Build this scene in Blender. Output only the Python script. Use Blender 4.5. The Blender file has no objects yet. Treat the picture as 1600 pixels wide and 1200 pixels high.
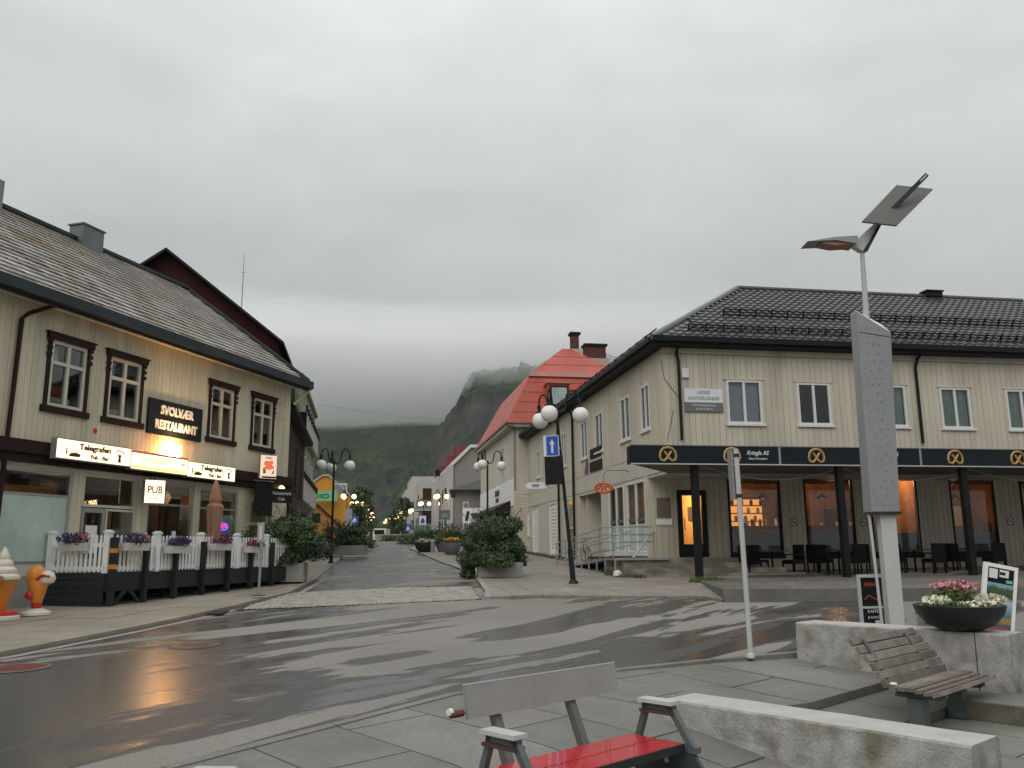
import bpy, bmesh, math, random
from mathutils import Matrix, Vector, noise
R=math.radians; rnd=random.Random(7)
SC=bpy.context.scene; COL=SC.collection
# ---------------------------------------------------------------- camera, sky, sun, exposure
F=1330.; TH=R(11.06); RO=R(0.5); SL=.03; EYE=1.6
cam=bpy.data.cameras.new('camera'); co=bpy.data.objects.new('camera',cam); COL.objects.link(co)
cam.sensor_width=36; cam.lens=36*F/1600; cam.clip_start=.1; cam.clip_end=6000
co.matrix_world=Matrix.Translation((0,0,EYE))@Matrix.Rotation(math.pi/2+TH,4,'X')@Matrix.Rotation(-RO,4,'Z')
SC.camera=co
SUN_EL,SUN_AZ=R(42),R(205)
w=bpy.data.worlds.new('World'); SC.world=w; w.use_nodes=True
def build_world():
    nt=w.node_tree; N=nt.nodes; L=nt.links; N.clear()
    out=N.new('ShaderNodeOutputWorld'); bg=N.new('ShaderNodeBackground'); L.new(bg.outputs[0],out.inputs[0])
    tc=N.new('ShaderNodeTexCoord'); sx=N.new('ShaderNodeSeparateXYZ'); L.new(tc.outputs['Generated'],sx.inputs[0])
    cr=N.new('ShaderNodeValToRGB'); L.new(sx.outputs['Z'],cr.inputs[0]); e=cr.color_ramp.elements
    e[0].position=0; e[0].color=(.34,.355,.355,1); e[1].position=1; e[1].color=(1.2,1.22,1.24,1)
    for p,c in ((.10,(.37,.385,.385)),(.20,(.45,.465,.465)),(.33,(.56,.58,.58)),(.50,(.71,.73,.73)),(.70,(.98,1.0,1.01))):
        q=e.new(p); q.color=(*c,1)
    def cloud(scale,loc,sc,det,dist):
        mp=N.new('ShaderNodeMapping'); mp.inputs['Location'].default_value=loc; mp.inputs['Scale'].default_value=sc
        L.new(tc.outputs['Generated'],mp.inputs[0])
        n=N.new('ShaderNodeTexNoise'); n.inputs['Scale'].default_value=scale; n.inputs['Detail'].default_value=det
        n.inputs['Roughness'].default_value=.55; n.inputs['Distortion'].default_value=dist; L.new(mp.outputs[0],n.inputs[0]); return n.outputs[0]
    a=cloud(1.6,(1.3,.2,.4),(1,1,2.6),3,.3); b=cloud(5,(4,2,1),(1,1,2.2),5,.6)
    ad=N.new('ShaderNodeMath'); ad.operation='MULTIPLY_ADD'; L.new(b,ad.inputs[0]); ad.inputs[1].default_value=.35; L.new(a,ad.inputs[2])
    mr=N.new('ShaderNodeMapRange'); L.new(ad.outputs[0],mr.inputs[0])
    for i,v in ((1,.42),(2,.95),(3,.84),(4,1.17)): mr.inputs[i].default_value=v
    mu=N.new('ShaderNodeMix'); mu.data_type='RGBA'; mu.blend_type='MULTIPLY'; mu.inputs[0].default_value=1
    L.new(cr.outputs[0],mu.inputs[6]); L.new(mr.outputs[0],mu.inputs[7])
    # a little of the real clear sky's colour far above the cloud
    sk=N.new('ShaderNodeTexSky'); sk.sky_type='NISHITA'; sk.sun_disc=False; sk.sun_elevation=SUN_EL; sk.sun_rotation=SUN_AZ
    hs=N.new('ShaderNodeHueSaturation'); hs.inputs['Saturation'].default_value=.25; hs.inputs['Value'].default_value=.006; L.new(sk.outputs[0],hs.inputs['Color'])
    av=N.new('ShaderNodeMix'); av.data_type='RGBA'; av.blend_type='ADD'; av.inputs[0].default_value=1
    L.new(mu.outputs[2],av.inputs[6]); L.new(hs.outputs[0],av.inputs[7]); L.new(av.outputs[2],bg.inputs[0])
    bg.inputs[1].default_value=1.0
build_world()
sl=bpy.data.lights.new('sun','SUN'); sl.energy=1.0; sl.angle=R(40); sl.color=(1,.96,.9)
so=bpy.data.objects.new('sun',sl); COL.objects.link(so); so.rotation_euler=(math.pi/2-SUN_EL,0,math.pi-SUN_AZ+math.pi)
so.rotation_euler=Vector((math.sin(SUN_AZ)*math.cos(SUN_EL),math.cos(SUN_AZ)*math.cos(SUN_EL),math.sin(SUN_EL))).to_track_quat('Z','Y').to_euler()
vs=SC.view_settings; SC.display_settings.display_device='sRGB'; vs.view_transform='Standard'; vs.look='None'; vs.gamma=1; vs.use_curve_mapping=False; vs.exposure=0.0
cy=SC.cycles; cy.use_denoising=True; cy.max_bounces=9; cy.diffuse_bounces=3; cy.glossy_bounces=3; cy.transparent_max_bounces=12; cy.volume_bounces=6; cy.sample_clamp_indirect=12; cy.sample_clamp_direct=0
try: cy.use_light_tree=True
except Exception: pass

# ---------------------------------------------------------------- geometry helpers
def ray(u,v):
    a=(u-800)/F; b=(600-v)/F; c,s=math.cos(RO),math.sin(RO); a,b=a*c+b*s,-a*s+b*c
    return (a,math.cos(TH)-b*math.sin(TH),math.sin(TH)+b*math.cos(TH))
def at(u,v,y):      # the place in the world, at distance y, that a survey sight line of the photo meets
    r=ray(u,v); t=y/r[1]; return Vector((t*r[0],y,EYE+t*r[2]))
def hz(y):          # height of the road plane
    if y<0: return 0.
    if y<80: return SL*y
    return 2.4+.5*(1-math.exp(-(y-80)*SL/.5))
I4=Matrix.Identity(4)
def T(x,y,z): return Matrix.Translation((x,y,z))
def RZ(a): return Matrix.Rotation(a,4,'Z')
def RX(a): return Matrix.Rotation(a,4,'X')
def RY(a): return Matrix.Rotation(a,4,'Y')
class MB:
    def __init__(s): s.v=[]; s.f=[]; s.m=[]
    def add(s,vs,fs,M=None,mi=0):
        o=len(s.v); s.v+= [tuple(M@Vector(p)) for p in vs] if M is not None else [tuple(p) for p in vs]
        for f in fs: s.f.append(tuple(i+o for i in f)); s.m.append(mi)
        return s
    def box(s,x0,x1,y0,y1,z0,z1,M=None,mi=0):
        return s.add([(x0,y0,z0),(x1,y0,z0),(x1,y1,z0),(x0,y1,z0),(x0,y0,z1),(x1,y0,z1),(x1,y1,z1),(x0,y1,z1)],
          [(0,3,2,1),(4,5,6,7),(0,1,5,4),(1,2,6,5),(2,3,7,6),(3,0,4,7)],M,mi)
    def hexa(s,b,t,mi=0): # bottom 4, top 4
        n=len(b); fs=[tuple(range(n))[::-1],tuple(range(n,2*n))]+[(i,(i+1)%n,n+(i+1)%n,n+i) for i in range(n)]
        return s.add(list(b)+list(t),fs,None,mi)
    def prism(s,poly,axis,a,b,M=None,mi=0): # poly in the other two axes
        def P(p,q): return {'x':(q,p[0],p[1]),'y':(p[0],q,p[1]),'z':(p[0],p[1],q)}[axis]
        n=len(poly); fs=[tuple(range(n)),tuple(range(n,2*n))[::-1]]+[(i,n+i,n+(i+1)%n,(i+1)%n) for i in range(n)]
        return s.add([P(p,a) for p in poly]+[P(p,b) for p in poly],fs,M,mi)
    def tube(s,pts,r,n=8,M=None,mi=0,cap=True):
        pts=[Vector(p) for p in pts]; rs=r if isinstance(r,(list,tuple)) else [r]*len(pts)
        V=[];up=None
        for i,p in enumerate(pts):
            d=(pts[min(i+1,len(pts)-1)]-pts[max(i-1,0)]).normalized()
            if up is None: up=d.orthogonal().normalized()
            else: up=(up-d*up.dot(d)).normalized()
            q=d.cross(up)
            for k in range(n):
                a=2*math.pi*k/n; V.append(p+(up*math.cos(a)+q*math.sin(a))*rs[i])
        fs=[(i*n+k,i*n+(k+1)%n,(i+1)*n+(k+1)%n,(i+1)*n+k) for i in range(len(pts)-1) for k in range(n)]
        if cap: fs+=[tuple(range(n))[::-1],tuple((len(pts)-1)*n+k for k in range(n))]
        return s.add(V,fs,M,mi)
    def lathe(s,prof,n=16,M=None,mi=0):
        V=[(r*math.cos(2*math.pi*k/n),r*math.sin(2*math.pi*k/n),z) for r,z in prof for k in range(n)]
        fs=[(i*n+k,i*n+(k+1)%n,(i+1)*n+(k+1)%n,(i+1)*n+k) for i in range(len(prof)-1) for k in range(n)]
        fs+=[tuple(range(n))[::-1],tuple((len(prof)-1)*n+k for k in range(n))]
        return s.add(V,fs,M,mi)
    def build(s,name,mat,parent=None,M=None,smooth=False,**kw):
        me=bpy.data.meshes.new(name); me.from_pydata(s.v,[],s.f)
        ms=mat if isinstance(mat,(list,tuple)) else [mat]
        for m in ms: me.materials.append(m)
        for p,mi in zip(me.polygons,s.m): p.material_index=mi; p.use_smooth=smooth
        bm=bmesh.new(); bm.from_mesh(me); bmesh.ops.recalc_face_normals(bm,faces=bm.faces); bm.to_mesh(me); bm.free()
        if smooth:
            try: me.set_sharp_from_angle(angle=R(40))
            except Exception: pass
        return obj(name,me,parent,M,**kw)
def obj(name,data,parent=None,M=None,**kw):
    o=bpy.data.objects.new(name,data); COL.objects.link(o)
    if parent is not None: o.parent=parent
    o.matrix_local=M if M is not None else I4
    for k,v in kw.items(): o[k]=v
    return o
def thing(name,label,cat,M=None,group=None):
    o=obj(name,None,None,M,label=label,category=cat); o.empty_display_size=.2
    if group: o['group']=group
    return o
def tag(o,label,cat,group=None):
    o['label']=label; o['category']=cat
    if group: o['group']=group
    return o
def copy_tree(o,M=None,parent=None,**kw):
    c=o.copy(); COL.objects.link(c)
    if parent is not None: c.parent=parent
    if M is not None: c.matrix_local=M
    for k,v in kw.items(): c[k]=v
    for ch in o.children: copy_tree(ch,None,c)
    return c
_cube={}
def piece(name,mat,parent,x0,x1,y0,y1,z0,z1,M=I4,**kw):
    k=mat.name
    if k not in _cube:
        b=MB().box(0,1,0,1,0,1); me=bpy.data.meshes.new('piece'); me.from_pydata(b.v,[],b.f); me.materials.append(mat); _cube[k]=me
    return obj(name,_cube[k],parent,M@T(x0,y0,z0)@Matrix.Diagonal((x1-x0,y1-y0,z1-z0,1)),**kw)
def text(name,s,size,mat,parent,M,ext=.004,off=0,ax='CENTER',shear=0,sx=1,sp=1,font=None,**kw):
    c=bpy.data.curves.new(name,'FONT'); c.body=s; c.size=size; c.align_x=ax; c.align_y='CENTER'; c.extrude=ext; c.offset=off; c.shear=shear
    c.space_character=sp; c.resolution_u=3; c.materials.append(mat)
    return obj(name,c,parent,M@Matrix.Rotation(math.pi/2,4,'X')@Matrix.Diagonal((sx,1,1,1)),**kw)
def clip(poly,quad):
    out=list(poly); n=len(quad)
    ar=sum(quad[i][0]*quad[(i+1)%n][1]-quad[(i+1)%n][0]*quad[i][1] for i in range(n)); sg=1 if ar>0 else -1
    for i in range(n):
        a,b=quad[i],quad[(i+1)%n]; inp=out; out=[]
        if not inp: return []
        def sd(p): return sg*((b[0]-a[0])*(p[1]-a[1])-(b[1]-a[1])*(p[0]-a[0]))
        for j in range(len(inp)):
            p,q=inp[j],inp[(j+1)%len(inp)]; dp,dq=sd(p),sd(q)
            if dp>=0: out.append(p)
            if (dp>=0)!=(dq>=0):
                t=dp/(dp-dq); out.append((p[0]+(q[0]-p[0])*t,p[1]+(q[1]-p[1])*t))
    r=[]
    for p in out:
        if not r or math.dist(p,r[-1])>1e-4: r.append(p)
    if len(r)>1 and math.dist(r[0],r[-1])<1e-4: r.pop()
    return r
def area(p): return abs(sum(p[i][0]*p[(i+1)%len(p)][1]-p[(i+1)%len(p)][0]*p[i][1] for i in range(len(p))))/2

# ---------------------------------------------------------------- materials
def mat(name,col,rough=.7,var=0.,vscale=6.,bump=0.,bscale=60.,metal=0.,spec=.5,stain=None,obv=0.,coat=0.,stretch=(1,1,1),col2=None,c2s=3.,c2r=(.45,.6)):
    m=bpy.data.materials.new(name); m.use_nodes=True; nt=m.node_tree; N=nt.nodes; L=nt.links
    b=N['Principled BSDF']; b.inputs['Roughness'].default_value=rough; b.inputs['Metallic'].default_value=metal
    b.inputs['Specular IOR Level'].default_value=spec; b.inputs['Coat Weight'].default_value=coat
    b.inputs['Base Color'].default_value=(*col,1); m.diffuse_color=(*col,1)
    g=N.new('ShaderNodeNewGeometry'); mp=N.new('ShaderNodeMapping'); mp.inputs['Scale'].default_value=stretch; L.new(g.outputs['Position'],mp.inputs[0])
    cur=None
    def noi(s,d=4):
        n=N.new('ShaderNodeTexNoise'); n.inputs['Scale'].default_value=s; n.inputs['Detail'].default_value=d; L.new(mp.outputs[0],n.inputs[0]); return n.outputs[0]
    def mul(c,f,lo,hi,a=.3,bb=.7):
        r=N.new('ShaderNodeMapRange'); L.new(f,r.inputs[0])
        for i,v in ((1,a),(2,bb),(3,lo),(4,hi)): r.inputs[i].default_value=v
        x=N.new('ShaderNodeMix'); x.data_type='RGBA'; x.blend_type='MULTIPLY'; x.inputs[0].default_value=1
        if c is None: x.inputs[6].default_value=(*col,1)
        else: L.new(c,x.inputs[6])
        L.new(r.outputs[0],x.inputs[7]); return x.outputs[2]
    if col2:
        r=N.new('ShaderNodeMapRange'); L.new(noi(c2s,5),r.inputs[0]); r.inputs[1].default_value=c2r[0]; r.inputs[2].default_value=c2r[1]
        x=N.new('ShaderNodeMix'); x.data_type='RGBA'; L.new(r.outputs[0],x.inputs[0]); x.inputs[6].default_value=(*col,1); x.inputs[7].default_value=(*col2,1); cur=x.outputs[2]
    if var: cur=mul(cur,noi(vscale,6),1-var,1+var)
    if var: cur=mul(cur,noi(vscale*9,3),1-var*.5,1+var*.5)
    if obv:
        oi=N.new('ShaderNodeObjectInfo'); cur=mul(cur,oi.outputs['Random'],1-obv,1+obv,0,1)
    if cur is not None: L.new(cur,b.inputs['Base Color'])
    if bump:
        bp=N.new('ShaderNodeBump'); bp.inputs['Strength'].default_value=bump; bp.inputs['Distance'].default_value=.01
        L.new(noi(bscale,5),bp.inputs['Height']); L.new(bp.outputs[0],b.inputs['Normal'])
    return m
def emit(name,col,st):
    m=bpy.data.materials.new(name); m.use_nodes=True; b=m.node_tree.nodes['Principled BSDF']
    b.inputs['Base Color'].default_value=(*[c*.5 for c in col],1); b.inputs['Emission Color'].default_value=(*col,1); b.inputs['Emission Strength'].default_value=st; b.inputs['Roughness'].default_value=.4
    return m
def glassm(name,tint,refl=.1,rough=.02,cap=1):
    m=bpy.data.materials.new(name); m.use_nodes=True; nt=m.node_tree; N=nt.nodes; L=nt.links; N.clear()
    o=N.new('ShaderNodeOutputMaterial'); t=N.new('ShaderNodeBsdfTransparent'); t.inputs[0].default_value=(*tint,1)
    g=N.new('ShaderNodeBsdfGlossy'); g.inputs['Roughness'].default_value=rough; fr=N.new('ShaderNodeLayerWeight'); fr.inputs[0].default_value=.25
    mr=N.new('ShaderNodeMapRange'); L.new(fr.outputs['Fresnel'],mr.inputs[0]); mr.inputs[3].default_value=refl; mr.inputs[4].default_value=cap
    x=N.new('ShaderNodeMixShader'); L.new(mr.outputs[0],x.inputs[0]); L.new(t.outputs[0],x.inputs[1]); L.new(g.outputs[0],x.inputs[2]); L.new(x.outputs[0],o.inputs[0])
    return m
K=lambda s:(1,1,s)
m_creamL=mat('cream_board_paint',(.61,.56,.41),.6,.11,2.6,.15,40,obv=.06,col2=(.49,.455,.35),c2s=1.1,c2r=(.52,.75),stretch=(1,1,.15))
m_creamR=mat('beige_board_paint',(.53,.485,.385),.6,.10,2.6,.15,40,obv=.06,col2=(.44,.40,.315),c2s=1.1,c2r=(.52,.75),stretch=(1,1,.15))
m_beigeflat=mat('beige_panel_paint',(.50,.47,.40),.65,.06,1.2,.1,30)
m_brown=mat('dark_brown_trim',(.020,.009,.008),.6,.15,3,spec=.2)
m_brownwall=mat('dark_brown_cladding',(.038,.024,.022),.8,spec=.2,var=.15,vscale=2,obv=.12,stretch=(1,1,.2))#,.15,2,obv=.12,stretch=(1,1,.2))
m_redbrown=mat('red_brown_cladding',(.036,.010,.008),.85,.15,2,obv=.1,spec=.15)
m_framec=mat('cream_window_frame',(.58,.55,.44),.5,.05,4)
m_white=mat('white_paint',(.80,.80,.79),.5,.06,5,obv=.03)
m_whiteframe=mat('white_window_frame',(.66,.66,.64),.4,.03,5)
m_glass=glassm('window_glass',(.80,.84,.83),.045,cap=.8)
m_shop=glassm('shop_glass',(.93,.93,.92),.04,cap=.35)
m_frost=mat('frosted_glass_film',(.10,.105,.11),.35,.05,3)
m_frostgreen=mat('pale_green_window_film',(.42,.52,.465),.3,.12,.9)
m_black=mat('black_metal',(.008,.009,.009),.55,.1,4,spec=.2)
m_blackpanel=mat('black_fascia_panel',(.007,.011,.015),.4,.25,1.2,spec=.25)
m_gutter=mat('slate_blue_gutter',(.028,.038,.043),.55,.25,2,spec=.25)
m_tileL=mat('weathered_slate_tile',(.34,.32,.29),.85,.3,1.2,.5,30,obv=.35,col2=(.31,.24,.16),c2s=.7,c2r=(.5,.7))
m_tileR=mat('dark_glazed_tile',(.058,.053,.056),.34,.2,1.5,.3,30,obv=.12)
m_ridge=mat('roof_flashing',(.14,.15,.155),.4,.15,2,metal=.3)
m_red=mat('red_sheet_roof',(.38,.058,.032),.5,.18,.6,.2,12)
m_redpale=mat('pale_roof_strip',(.36,.17,.14),.5,.1,2)
m_brick=mat('dark_brick',(.10,.032,.024),.85,.25,4,.5,40,obv=.3)
m_mortar=mat('brick_mortar',(.24,.22,.19),.9,.1,5)
m_concrete=mat('concrete',(.26,.25,.23),.85,.16,1.6,.35,50)
m_render=mat('beige_render',(.42,.38,.30),.8,.1,2,.2,30)
m_greywall=mat('grey_render_wall',(.24,.225,.20),.8,.1,.5,.2,20)
m_creamwall=mat('pale_cream_wall',(.52,.48,.40),.7,.06,.6)
m_lightwall=mat('light_grey_wall',(.44,.43,.41),.7,.06,.6)
m_green=mat('green_render_wall',(.20,.25,.145),.8,.07,.6)
m_yellow=mat('ochre_yellow_wall',(.56,.25,.022),.75,.1,.6)
m_orange=mat('orange_wall',(.42,.17,.028),.75,.1,.6)
m_greensign=emit('green_sign_face',(.20,.52,.28),.25)
m_greenlogo=mat('green_logo',(.01,.20,.06),.5)
m_darkroof=mat('dark_roof',(.035,.034,.034),.6,.15,1.5)
m_redclad=mat('red_metal_cladding',(.17,.028,.024),.5,.15,1)
m_deck=mat('dark_grey_deck_paint',(.022,.026,.027),.7,.2,3,.2,40,obv=.15,spec=.2)
m_slab=mat('concrete_paving_slab',(.165,.163,.145),.72,.20,1.6,.3,45,obv=.12,col2=(.135,.132,.112),c2s=.8,c2r=(.48,.72))
m_slabL=mat('warm_paving_slab',(.25,.225,.18),.7,.16,1.1,.3,45,obv=.12)
m_slabR=mat('sidewalk_paving',(.22,.20,.165),.72,.18,.9,.3,45,obv=.10)
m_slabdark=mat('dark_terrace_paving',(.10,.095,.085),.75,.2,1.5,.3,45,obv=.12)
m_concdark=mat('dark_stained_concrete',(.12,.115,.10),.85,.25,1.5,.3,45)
m_joint=mat('joint_dirt',(.05,.045,.035),.9,.2,5)
m_kerb=mat('granite_kerb',(.26,.25,.22),.7,.15,3,.3,60,obv=.12)
m_sett=mat('granite_sett',(.34,.32,.275),.6,.25,3,.4,60)
m_granite=mat('rough_granite',(.31,.305,.28),.75,.25,7,.9,45,col2=(.15,.14,.10),c2s=3.2,c2r=(.50,.72))
m_granitetop=mat('sawn_granite_top',(.42,.415,.39),.6,.13,4,.2,90)
m_granitedark=mat('mossy_stone_side',(.10,.095,.07),.85,.35,6,.6,50)
m_lamp=mat('dark_green_lamp_paint',(.008,.014,.012),.5,.1,4,spec=.25)
m_globe=mat('white_globe',(.74,.73,.70),.25,.02,3)
m_lit=emit('lit_globe',(1,.62,.27),5.5)
m_steel=mat('galvanised_steel',(.36,.37,.37),.45,.1,5,metal=.6)
m_greysteel=mat('grey_painted_steel',(.25,.255,.265),.5,.06,1.5)
m_palesteel=mat('pale_painted_steel',(.46,.47,.46),.45,.05,3)
m_darksteel=mat('dark_steel',(.03,.033,.033),.4,.15,4,metal=.4)
m_panel=mat('solar_panel_back',(.085,.083,.075),.6,.05,3)
m_bracket=mat('worn_brown_bracket',(.07,.035,.03),.6,.2,6)
m_supp=mat('grey_bench_support',(.10,.10,.098),.5,.15,6)
m_silverplate=mat('silver_plate',(.30,.30,.29),.42,.07,3,metal=.3)
m_wood=mat('weathered_bench_wood',(.165,.142,.118),.8,.28,5,.6,35,obv=.22,stretch=(1,1,1))
m_woodred=mat('varnished_wood_end',(.12,.03,.02),.5,.2,5)
m_redbench=mat('red_bench_paint',(.52,.008,.022),.22,.06,3,coat=.5)
m_iron=mat('grey_green_cast_iron',(.10,.12,.12),.5,.15,5,metal=.3)
m_ironside=mat('dark_cast_iron_side',(.035,.045,.045),.5,.15,5)
m_bowl=mat('black_planter',(.014,.015,.016),.55,.1,4)
m_soil=mat('potting_soil',(.03,.022,.015),.95,.3,20)
m_leaf=mat('shrub_leaf',(.026,.052,.015),.55,.45,2.2,obv=.1,col2=(.05,.082,.022),c2s=3.5,c2r=(.45,.65))
m_leafd=mat('tree_leaf',(.045,.078,.022),.6,.4,.8,obv=.15)
m_leafl=mat('light_leaf',(.10,.15,.04),.6,.3,5)
m_bark=mat('bark',(.06,.045,.035),.9,.2,8)
m_grass=mat('weeds_grass',(.06,.085,.022),.7,.3,4)
m_pink=mat('pink_flower',(.56,.24,.27),.6,.2,20)
m_purple=mat('purple_flower',(.06,.028,.15),.6,.2,20)
m_wflower=mat('white_flower',(.68,.66,.50),.6,.1,20)
m_magenta=mat('magenta_flower',(.30,.05,.13),.6,.2,20)
m_yflower=mat('yellow_flower',(.70,.36,.02),.6,.1,20)
m_planterwhite=mat('white_flower_box',(.52,.51,.47),.6,.08,5)
m_parasol=mat('faded_pink_canvas',(.30,.165,.115),.85,.12,5,.3,30)
m_blue=mat('blue_sign_face',(.012,.09,.42),.35)
m_signwhite=mat('white_sign_face',(.68,.69,.70),.4)
m_signgrey=mat('grey_sign_face',(.13,.14,.145),.45)
m_black2=mat('black_print',(.01,.01,.01),.5)
m_grey=mat('grey_print',(.22,.23,.25),.5)
m_gold=mat('gold_pretzel',(.42,.26,.09),.4,.1,8)
m_goldbrown=mat('pretzel_brown',(.05,.022,.012),.5)
m_orangesign=mat('orange_enamel',(.55,.09,.015),.35,.1,5)
m_lightbox=emit('lightbox_face',(1,.74,.46),1.9)
m_lightboxy=emit('lightbox_yellow',(1,.80,.32),1.0)
m_redline=emit('lightbox_red',(.8,.08,.05),.6)
m_lbtext=mat('lightbox_print',(.05,.02,.01),.5)
m_lbfaint=emit('lightbox_faint_print',(.85,.62,.34),.85)
m_adred=emit('advert_red',(.75,.16,.06),.8)
m_adw=emit('advert_face',(.95,.72,.55),.75)
m_wlamp=emit('wall_lamp_shade',(1,.66,.28),8)
m_walllamp=emit('wall_lamp_glow',(1,.46,.15),75)
m_neonr=emit('neon_red',(1,.02,.12),2.5)
m_neonb=emit('neon_blue',(.12,.08,1),2.5)
m_lilac=mat('lilac_blind',(.55,.49,.62),.7,.04,2)
m_curt=mat('pale_curtain',(.34,.42,.40),.8,.25,2.5,stretch=(3,3,.2))
m_inter=mat('interior_orange_wall',(.40,.20,.10),.85,.35,.9,col2=(.20,.11,.07),c2s=.55,c2r=(.42,.62))
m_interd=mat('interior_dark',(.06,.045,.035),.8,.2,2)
m_wicker=mat('black_wicker',(.006,.006,.006),.7,.2,15,spec=.15)
m_table=mat('dark_table',(.025,.022,.02),.5,.1,6)
m_poster=mat('poster_dark',(.16,.115,.10),.5,.4,2.5)
m_conc_st=mat('step_concrete',(.17,.15,.12),.8,.25,1.8,.4,40,col2=(.27,.25,.19),c2s=1.4)
m_orangepl=mat('orange_fibreglass',(.62,.22,.03),.35,.12,4)
m_redpl=mat('red_fibreglass',(.50,.03,.02),.35)
m_cream=mat('cream_fibreglass',(.62,.58,.48),.35,.05,4)
m_haybrown=mat('corten_sign_letters',(.06,.025,.015),.6)
m_bike=mat('bike_black',(.02,.02,.02),.4)

# ---------------------------------------------------------------- ground, road, pavements
def road_material():
    m=bpy.data.materials.new('wet_asphalt'); m.use_nodes=True; nt=m.node_tree; N=nt.nodes; L=nt.links; b=N['Principled BSDF']
    g=N.new('ShaderNodeNewGeometry')
    def mp(rot,sc):
        x=N.new('ShaderNodeMapping'); x.vector_type='POINT'
        r=N.new('ShaderNodeMapping'); r.inputs['Rotation'].default_value=(0,0,rot); L.new(g.outputs['Position'],r.inputs[0])
        L.new(r.outputs[0],x.inputs[0]); x.inputs['Scale'].default_value=sc; return x.outputs[0]
    def noi(vec,s,d=5,di=0,ro=.5):
        n=N.new('ShaderNodeTexNoise'); n.inputs['Scale'].default_value=s; n.inputs['Detail'].default_value=d; n.inputs['Distortion'].default_value=di; n.inputs['Roughness'].default_value=ro
        L.new(vec,n.inputs[0]); return n.outputs[0]
    def rng(x,a,c,lo,hi,sm=False):
        r=N.new('ShaderNodeMapRange'); L.new(x,r.inputs[0])
        if sm: r.interpolation_type='SMOOTHSTEP'
        for i,v in ((1,a),(2,c),(3,lo),(4,hi)): r.inputs[i].default_value=v
        return r.outputs[0]
    def ma(op,x,y):
        n=N.new('ShaderNodeMath'); n.operation=op
        for i,q in ((0,x),(1,y)):
            if isinstance(q,(int,float)): n.inputs[i].default_value=q
            else: L.new(q,n.inputs[i])
        return n.outputs[0]
    st=mp(R(-52),(.16,1,1))        # streaks run along azimuth ~38 deg
    A=noi(mp(R(-54),(.20,1,1)),.66,4,.9); B=noi(st,2.3,4,.3); Cc=noi(mp(0,(1,1,1)),.16,3)
    mix=ma('ADD',ma('MULTIPLY_ADD',A,1.0),ma('MULTIPLY',B,.30)) if False else ma('ADD',A,ma('MULTIPLY',ma('SUBTRACT',B,.5),.35))
    sx=N.new('ShaderNodeSeparateXYZ'); L.new(g.outputs['Position'],sx.inputs[0])
    Dn=noi(mp(R(-52),(.5,1,1)),7,4,.2); mix=ma('ADD',mix,ma('MULTIPLY',ma('SUBTRACT',Dn,.5),.045))
    bias=rng(sx.outputs['X'],-7,3,.075,-.025)   # left of the square is soaked, the middle has dried
    mix=ma('ADD',mix,bias)
    wet=rng(mix,.478,.502,0,1,True)             # damp film
    pud=rng(mix,.525,.57,0,1,True)              # standing film, mirrors the sky
    fine=noi(mp(0,(1,1,1)),45,4,0,.65)
    def cmix(f,a,c):
        x=N.new('ShaderNodeMix'); x.data_type='RGBA'; L.new(f,x.inputs[0])
        for i,q in ((6,a),(7,c)):
            if isinstance(q,tuple): x.inputs[i].default_value=(*q,1)
            else: L.new(q,x.inputs[i])
        return x.outputs[2]
    dry=cmix(rng(Cc,.4,.6,0,1),(.215,.205,.180),(.165,.158,.138))
    c=cmix(wet,dry,(.044,.043,.040)); c=cmix(pud,c,(.040,.041,.041))
    x=N.new('ShaderNodeMix'); x.data_type='RGBA'; x.blend_type='MULTIPLY'; x.inputs[0].default_value=1; L.new(c,x.inputs[6]); L.new(rng(fine,.3,.7,.72,1.28),x.inputs[7]); L.new(x.outputs[2],b.inputs['Base Color'])
    rr=ma('SUBTRACT',ma('SUBTRACT',.80,ma('MULTIPLY',wet,.30)),ma('MULTIPLY',pud,.25)); L.new(rr,b.inputs['Roughness'])
    L.new(rng(pud,0,1,.45,1.0),b.inputs['Specular IOR Level'])
    bp=N.new('ShaderNodeBump'); bp.inputs['Distance'].default_value=.006; L.new(rng(pud,0,1,.45,.10),bp.inputs['Strength']); L.new(fine,bp.inputs['Height']); L.new(bp.outputs[0],b.inputs['Normal'])
    return m
m_road=road_material()
m_ground=mat('earth_ground',(.09,.085,.065),.9,.25,.2)
def flat(poly,dz,name,mat,kind='structure',thick=0,parent=None):
    b=MB(); P=[(x,y,hz(y)+dz) for x,y in poly]
    if thick: b.hexa([(x,y,z-thick) for x,y,z in P],P)
    else: b.add(P,[tuple(range(len(P)))])
    kw={'kind':kind} if kind else {}
    return b.build(name,mat,parent,**kw)
# kerb lines, surveyed
LK=[(-11,-8),(-9.6,0),(-8.2,6),(-6.54,11.27),(-6.05,13.7),(-5.75,15.71),(-5.58,17.4),(-5.5,18.86),(-5.35,20.9),(-5.9,26),(-7.25,35),(-11.0,58),(-15.0,80)]
RK=[(-15.0+6.9,80),(-6.96,58),(-3.03,36.56),(-1.95,31.28),(-1.12,25.78),(-.68,20.6),(-.64,18.9),(.38,19.35),(2.16,18.9),(4.05,18.7),(4.24,17.72)]
PK=[(-9.6,-2.5),(-6.3,1.6),(-4.2,4.1),(-2.39,6.11),(-.64,8.54),(.35,9.35),(1.18,9.9),(2.3,10.5),(3.42,10.98),(4.3,11.6),(5.6,12.6),(8.5,13.0),(22,14.6)]
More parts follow.
